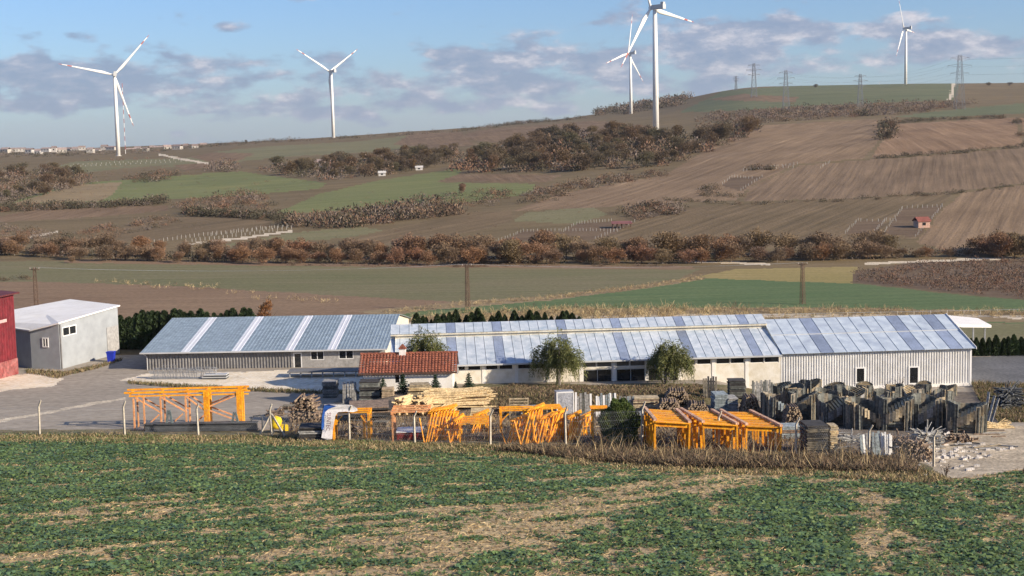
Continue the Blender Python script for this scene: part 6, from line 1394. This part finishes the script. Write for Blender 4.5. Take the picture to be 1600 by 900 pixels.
def crop():
    rng = np.random.default_rng(21); n0 = 84000
    # candidate points even in the field
    d = np.sqrt(rng.random(n0)*(122**2-50**2)+50**2); u = rng.random(n0)*1760-80; x = (u-800)/F_PX*d; z = H(x, d); px, py = project(x, d, z)
    edge = np.interp(px, [e[0] for e in EDGE], [e[1] for e in EDGE])+3*(fbm(x/2, d/2, 4, 2)-.5)*2
    inside = py > edge
    dense = inpoly(px, py, DENSE)
    # sowing bands run across the slope; gaps where the straw shows
    rx = x*.89+d*.45; ry = -x*.45+d*.89; band_ = fbm(rx/9, ry/1.3, 41, 3); big = fbm(x/16, d/11, 8, 3); fine = fbm(x/1.2, d/1.2, 12, 2)
    rx2 = x; cov = .67+.9*(band_-.5)*2.0+.7*(big-.5)+1.0*(fine-.5)+.08*(py < 720)
    cov = np.where(px < 420, cov+.12, cov); cov = np.where((px > 560) & (px < 1050) & (py > 790) & ~dense, cov-.12, cov)
    tram = fbm(x/1.1, d/14, 88, 2); cov = np.where(dense, .70+.9*(tram-.5)+1.0*(fine-.5)+.6*(big-.5), cov)
    for b in BARE: cov = np.where(inpoly(px+6*(fine-.5), py+8*(band_-.5), b), cov-.22, cov)
    keep = inside & (rng.random(n0) < np.clip((cov-.28)*2.2, .16, 1))
    x, d, z, cov, dn, py = x[keep], d[keep], z[keep], cov[keep], dense[keep], py[keep]; n = len(x)
    size = (.095+.08*rng.random(n))*(.5+.72*np.clip(cov, 0, 1.1))*np.where(dn, 1.12, 1.0); K = 5
    a = (np.repeat(rng.random(n)*6.28, K)+np.tile(np.arange(K)*6.28/K, n)+rng.normal(size=n*K)*.35); S = np.repeat(size, K)*(.7+.6*rng.random(n*K)); el = rng.random(n*K)*.7+.1
    O = np.repeat(np.stack([x, d, z], 1), K, 0); dirx = np.stack([np.cos(a)*np.cos(el), np.sin(a)*np.cos(el), np.sin(el)], 1); side = np.stack([-np.sin(a), np.cos(a), np.zeros(n*K)], 1)
    b0 = O+dirx*S[:, None]*.35; mid = O+dirx*S[:, None]*1.0+np.array([0, 0, .01]); tip = O+dirx*S[:, None]*1.55-np.array([0, 0, 1])*(S*.28)[:, None]; w = (S*.52)[:, None]
    up = np.array([0, 0, 1])*(S*.10)[:, None]
    V = np.stack([b0-side*w*.25, b0+side*w*.25, mid+side*w*.95+up, mid-side*w*.95+up, tip+side*w*.35, tip-side*w*.35], 1).reshape(-1, 3); i = np.arange(n*K)*6
    Fq = np.concatenate([np.stack([i, i+1, i+2, i+3], 1), np.stack([i+3, i+2, i+4, i+5], 1)]); mi = np.repeat(rng.choice(3, n, p=(.5, .36, .14)), K); mi = np.concatenate([mi, mi])
    tag(link('rapeseed_crop', np_mesh('rapeseed_crop', V, Fq, M_CROP, mi)), 'young leafy green crop in uneven bands on the near slope', 'crop', kind='stuff')
    # straw litter between the plants
    m = 80000; d = np.sqrt(rng.random(m)*(120**2-50**2)+50**2); u = rng.random(m)*1760-80; x = (u-800)/F_PX*d; z = H(x, d); px, py = project(x, d, z); k = py > np.interp(px, [e[0] for e in EDGE], [e[1] for e in EDGE])-4
    P = np.stack([x, d, z+.02+.04*rng.random(m)], 1)[k]; nn = len(P); A = np.stack([rng.normal(size=nn), rng.normal(size=nn), .22*rng.normal(size=nn)+.1], 1)
    V, Fq = quads(P, A, .25+.3*rng.random(nn), .03+.025*rng.random(nn), rng); tag(link('straw_litter', np_mesh('straw_litter', V, Fq, M_DRY, rng.choice(4, nn, p=(.55,.3,.13,.02)))), 'pale straw stubble lying between the crop plants', 'straw', kind='stuff')
crop()
def blades(name, label, cat, poly, n, h0, h1, mats, weights, seed, w=.022, dmin=80, dmax=180, lean=.5, clump=.0, jagged=True):
    rng = np.random.default_rng(seed); P = scatter_near(poly, n, rng, dmin, dmax)
    if clump: P = P[rng.choice(len(P), len(P)//9)].repeat(9, 0); P[:, :2] += rng.normal(size=(len(P), 2))*clump; P[:, 2] = H(P[:, 0], P[:, 1])
    n = len(P); f = fbm(P[:, 0]/2.2, P[:, 1]/2.2, seed, 3); hh = (h0+(h1-h0)*rng.random(n))*(.45+1.1*f); A = np.stack([rng.normal(size=n)*lean, rng.normal(size=n)*lean, np.ones(n)], 1); A = unit(A)
    a = rng.random(n)*6.28; sd = np.stack([np.cos(a), np.sin(a), np.zeros(n)], 1)*(w*(.6+.9*rng.random(n)))[:, None]; mid = P+A*(hh*.55)[:, None]; tip = mid+(A*.8+np.stack([rng.normal(size=n)*.5, rng.normal(size=n)*.5, -.1*np.ones(n)], 1))*(hh*.5)[:, None]
    V = np.stack([P-sd, P+sd, mid+sd*.8, mid-sd*.8, tip], 1).reshape(-1, 3); i = np.arange(n)*5; mi = rng.choice(len(mats), n, p=weights)
    me = bpy.data.meshes.new(name); Fq = np.stack([i, i+1, i+2, i+3], 1); Ft = np.stack([i+3, i+2, i+4], 1)
    me.vertices.add(len(V)); me.vertices.foreach_set('co', V.astype(np.float32).ravel()); lp = np.concatenate([Fq.ravel(), Ft.ravel()]).astype(np.int32); me.loops.add(len(lp)); me.loops.foreach_set('vertex_index', lp)
    ls = np.concatenate([np.arange(n)*4, n*4+np.arange(n)*3]).astype(np.int32); me.polygons.add(2*n); me.polygons.foreach_set('loop_start', ls)
    for mt in mats: me.materials.append(mt)
    me.polygons.foreach_set('material_index', np.concatenate([mi, mi]).astype(np.int32)); me.update(calc_edges=True); tag(link(name, me), label, cat, kind='stuff')
def scatter_near(poly, n, rng, dmin, dmax):
    out = []; tot = 0; P_ = np.array(poly); x0, x1 = P_[:, 0].min(), P_[:, 0].max()
    for _ in range(60):
        k = 60000; u = rng.random(k)*(x1-x0)+x0; d = dmin+(dmax-dmin)*rng.random(k); x = (u-800)/F_PX*d; z = H(x, d); px, py = project(x, d, z); m = inpoly(px, py, poly); out.append(np.stack([x, d, z], 1)[m]); tot += m.sum()
        if tot >= n: break
    return np.concatenate(out)[:n]
E_L = [(-120,676),(60,674),(200,672),(330,677),(440,676),(560,686),(640,688),(760,690),(880,694),(1000,694),(1120,698),(1240,706),(1330,710),(1420,722),(1470,738),(1500,750)]
E_L = [(x, y+6) for x, y in E_L]
verge = E_L+[(x, y+6) for x, y in reversed(EDGE) if -150 <= x <= 1500]
blades('dry_verge_grass', 'tall dry straw coloured grass along the wire fence', 'grass', verge, 38000, .1, .42, M_DRY, (.30,.27,.17,.26), 51, .028)
blades('green_verge_grass', 'short green grass between the crop and the fence', 'grass', [(x, y-9) for x, y in EDGE[:7]]+[(x, y+4) for x, y in reversed(EDGE[:7])], 24000, .12, .34, [M_DRY[3], M_CROP[2], M_DRY[1]], (.5,.3,.2), 52, .03)
bram = [(760,708),(860,702),(1000,704),(1120,710),(1240,718),(1340,720),(1420,724),(1440,742),(1270,736),(1040,731),(900,720),(800,708)]
blades('bramble_thicket', 'dark brown brambles and dead weeds under the orange tables', 'brambles', bram, 32000, .3, .95, [M_SCRUB[0], M_SCRUB[2], M_DRY[2], M_DRY[1]], (.34,.22,.28,.16), 53, .03, lean=.8)
blades('weed_stalks', 'pale bare weed stalks standing in the brambles', 'weeds', bram, 260, 1.3, 2.6, [M_DRY[0], M_DRY[1]], (.6,.4), 54, .02, lean=.25)
blades('berm_grass', 'brown rough grass on the bank below the cream warehouse wall', 'grass', [(740,612),(800,602),(1000,604),(1090,602),(1130,612),(1060,640),(960,640),(770,640)], 17000, .1, .38, [M_DRY[2], M_SCRUB[0], M_DRY[3], M_DRY[1]], (.34,.3,.2,.16), 55, .03, 115, 142)
blades('apron_weeds', 'low weeds along the kerb of the sand apron', 'weeds', band([(190,597),(280,604),(420,611),(500,614),(560,614)], 2.2), 3500, .15, .5, [M_DRY[3], M_DRY[2], M_DRY[1]], (.45,.3,.25), 56, .03, 120, 175)
blades('shed_weeds', 'dry weeds growing along the foot of the grey shed', 'weeds', [(30,577),(60,580),(100,581),(150,572),(190,560),(190,564),(150,577),(104,587),(90,592),(60,586),(32,583)], 2200, .12, .55, [M_DRY[3], M_DRY[2], M_DRY[1]], (.4,.3,.3), 57, .03, 140, 195)
blades('road_weeds', 'rough weeds between the warehouse corner and the asphalt', 'weeds', [(1518,600),(1620,602),(1620,660),(1560,660),(1530,625)], 9000, .15, .7, [M_DRY[3], M_DRY[2], M_SCRUB[0], M_DRY[1]], (.35,.25,.2,.2), 58, .03, 110, 165)
blades('yard_weeds', 'scattered dead weeds between the stacked timber', 'weeds', [(440,688),(450,660),(600,650),(760,640),(1000,650),(1230,670),(1380,715),(1230,706),(1000,694),(760,690)], 14000, .15, .7, [M_DRY[2], M_DRY[1], M_SCRUB[0]], (.4,.35,.25), 59, .025, 95, 140)
def weeds_wall():
    rng = np.random.default_rng(5)
    for px, py, h in [(1187,606,18),(1338,588,34),(1406,600,22),(1470,608,14),(1478,742,18),(1600,735,10)]:
        p = G(px, py+8, 90); s = p.y/F_PX; m = M(); hh = h*s; P = []
        for k in range(9):
            a = rng.random()*6.28; e = p+Vector((math.cos(a)*hh*.35, math.sin(a)*hh*.3, hh*(.6+.5*rng.random()))); m.tube([p+Vector((0,0,-.1)), p.lerp(e, .5)+Vector((0,0,hh*.1)), e], [.02,.015,.006], 3, cap=False); P += [p.lerp(e, t)+Vector(rng.normal(size=3)*.06) for t in np.linspace(.4, 1, 8)]
        r = empty('bare_shrub', p, 'thin twiggy bare shrub growing up before a wall or on gravel', 'shrub', 'thin bare shrubs in the yard'); m.build('stems', M_BARK, r); Pn = np.array(P)-np.array(p); V, Fq = quads(Pn, rng.normal(size=Pn.shape), .10*np.ones(len(Pn)), .06*np.ones(len(Pn)), rng); link('leaves', np_mesh('leaves', V, Fq, M_SCRUB[0]), r)
weeds_wall()

# ------------------------------------------------------------------ the air
def haze():
    m = bpy.data.materials.new('haze'); m.use_nodes = True; nt = m.node_tree; nt.nodes.clear(); o = nt.nodes.new('ShaderNodeOutputMaterial'); v = nt.nodes.new('ShaderNodeVolumePrincipled')
    v.inputs['Color'].default_value = (.86, .91, 1.0, 1); v.inputs['Density'].default_value = 3.4e-5; v.inputs['Anisotropy'].default_value = .2; nt.links.new(v.outputs[0], o.inputs['Volume'])
    b = M(); b.hexa([(-32000,-400,-70),(32000,-400,-70),(32000,16000,-70),(-32000,16000,-70),(-32000,-400,330),(32000,-400,330),(32000,16000,330),(-32000,16000,330)])
    tag(b.build('haze', m), kind='stuff')
haze()
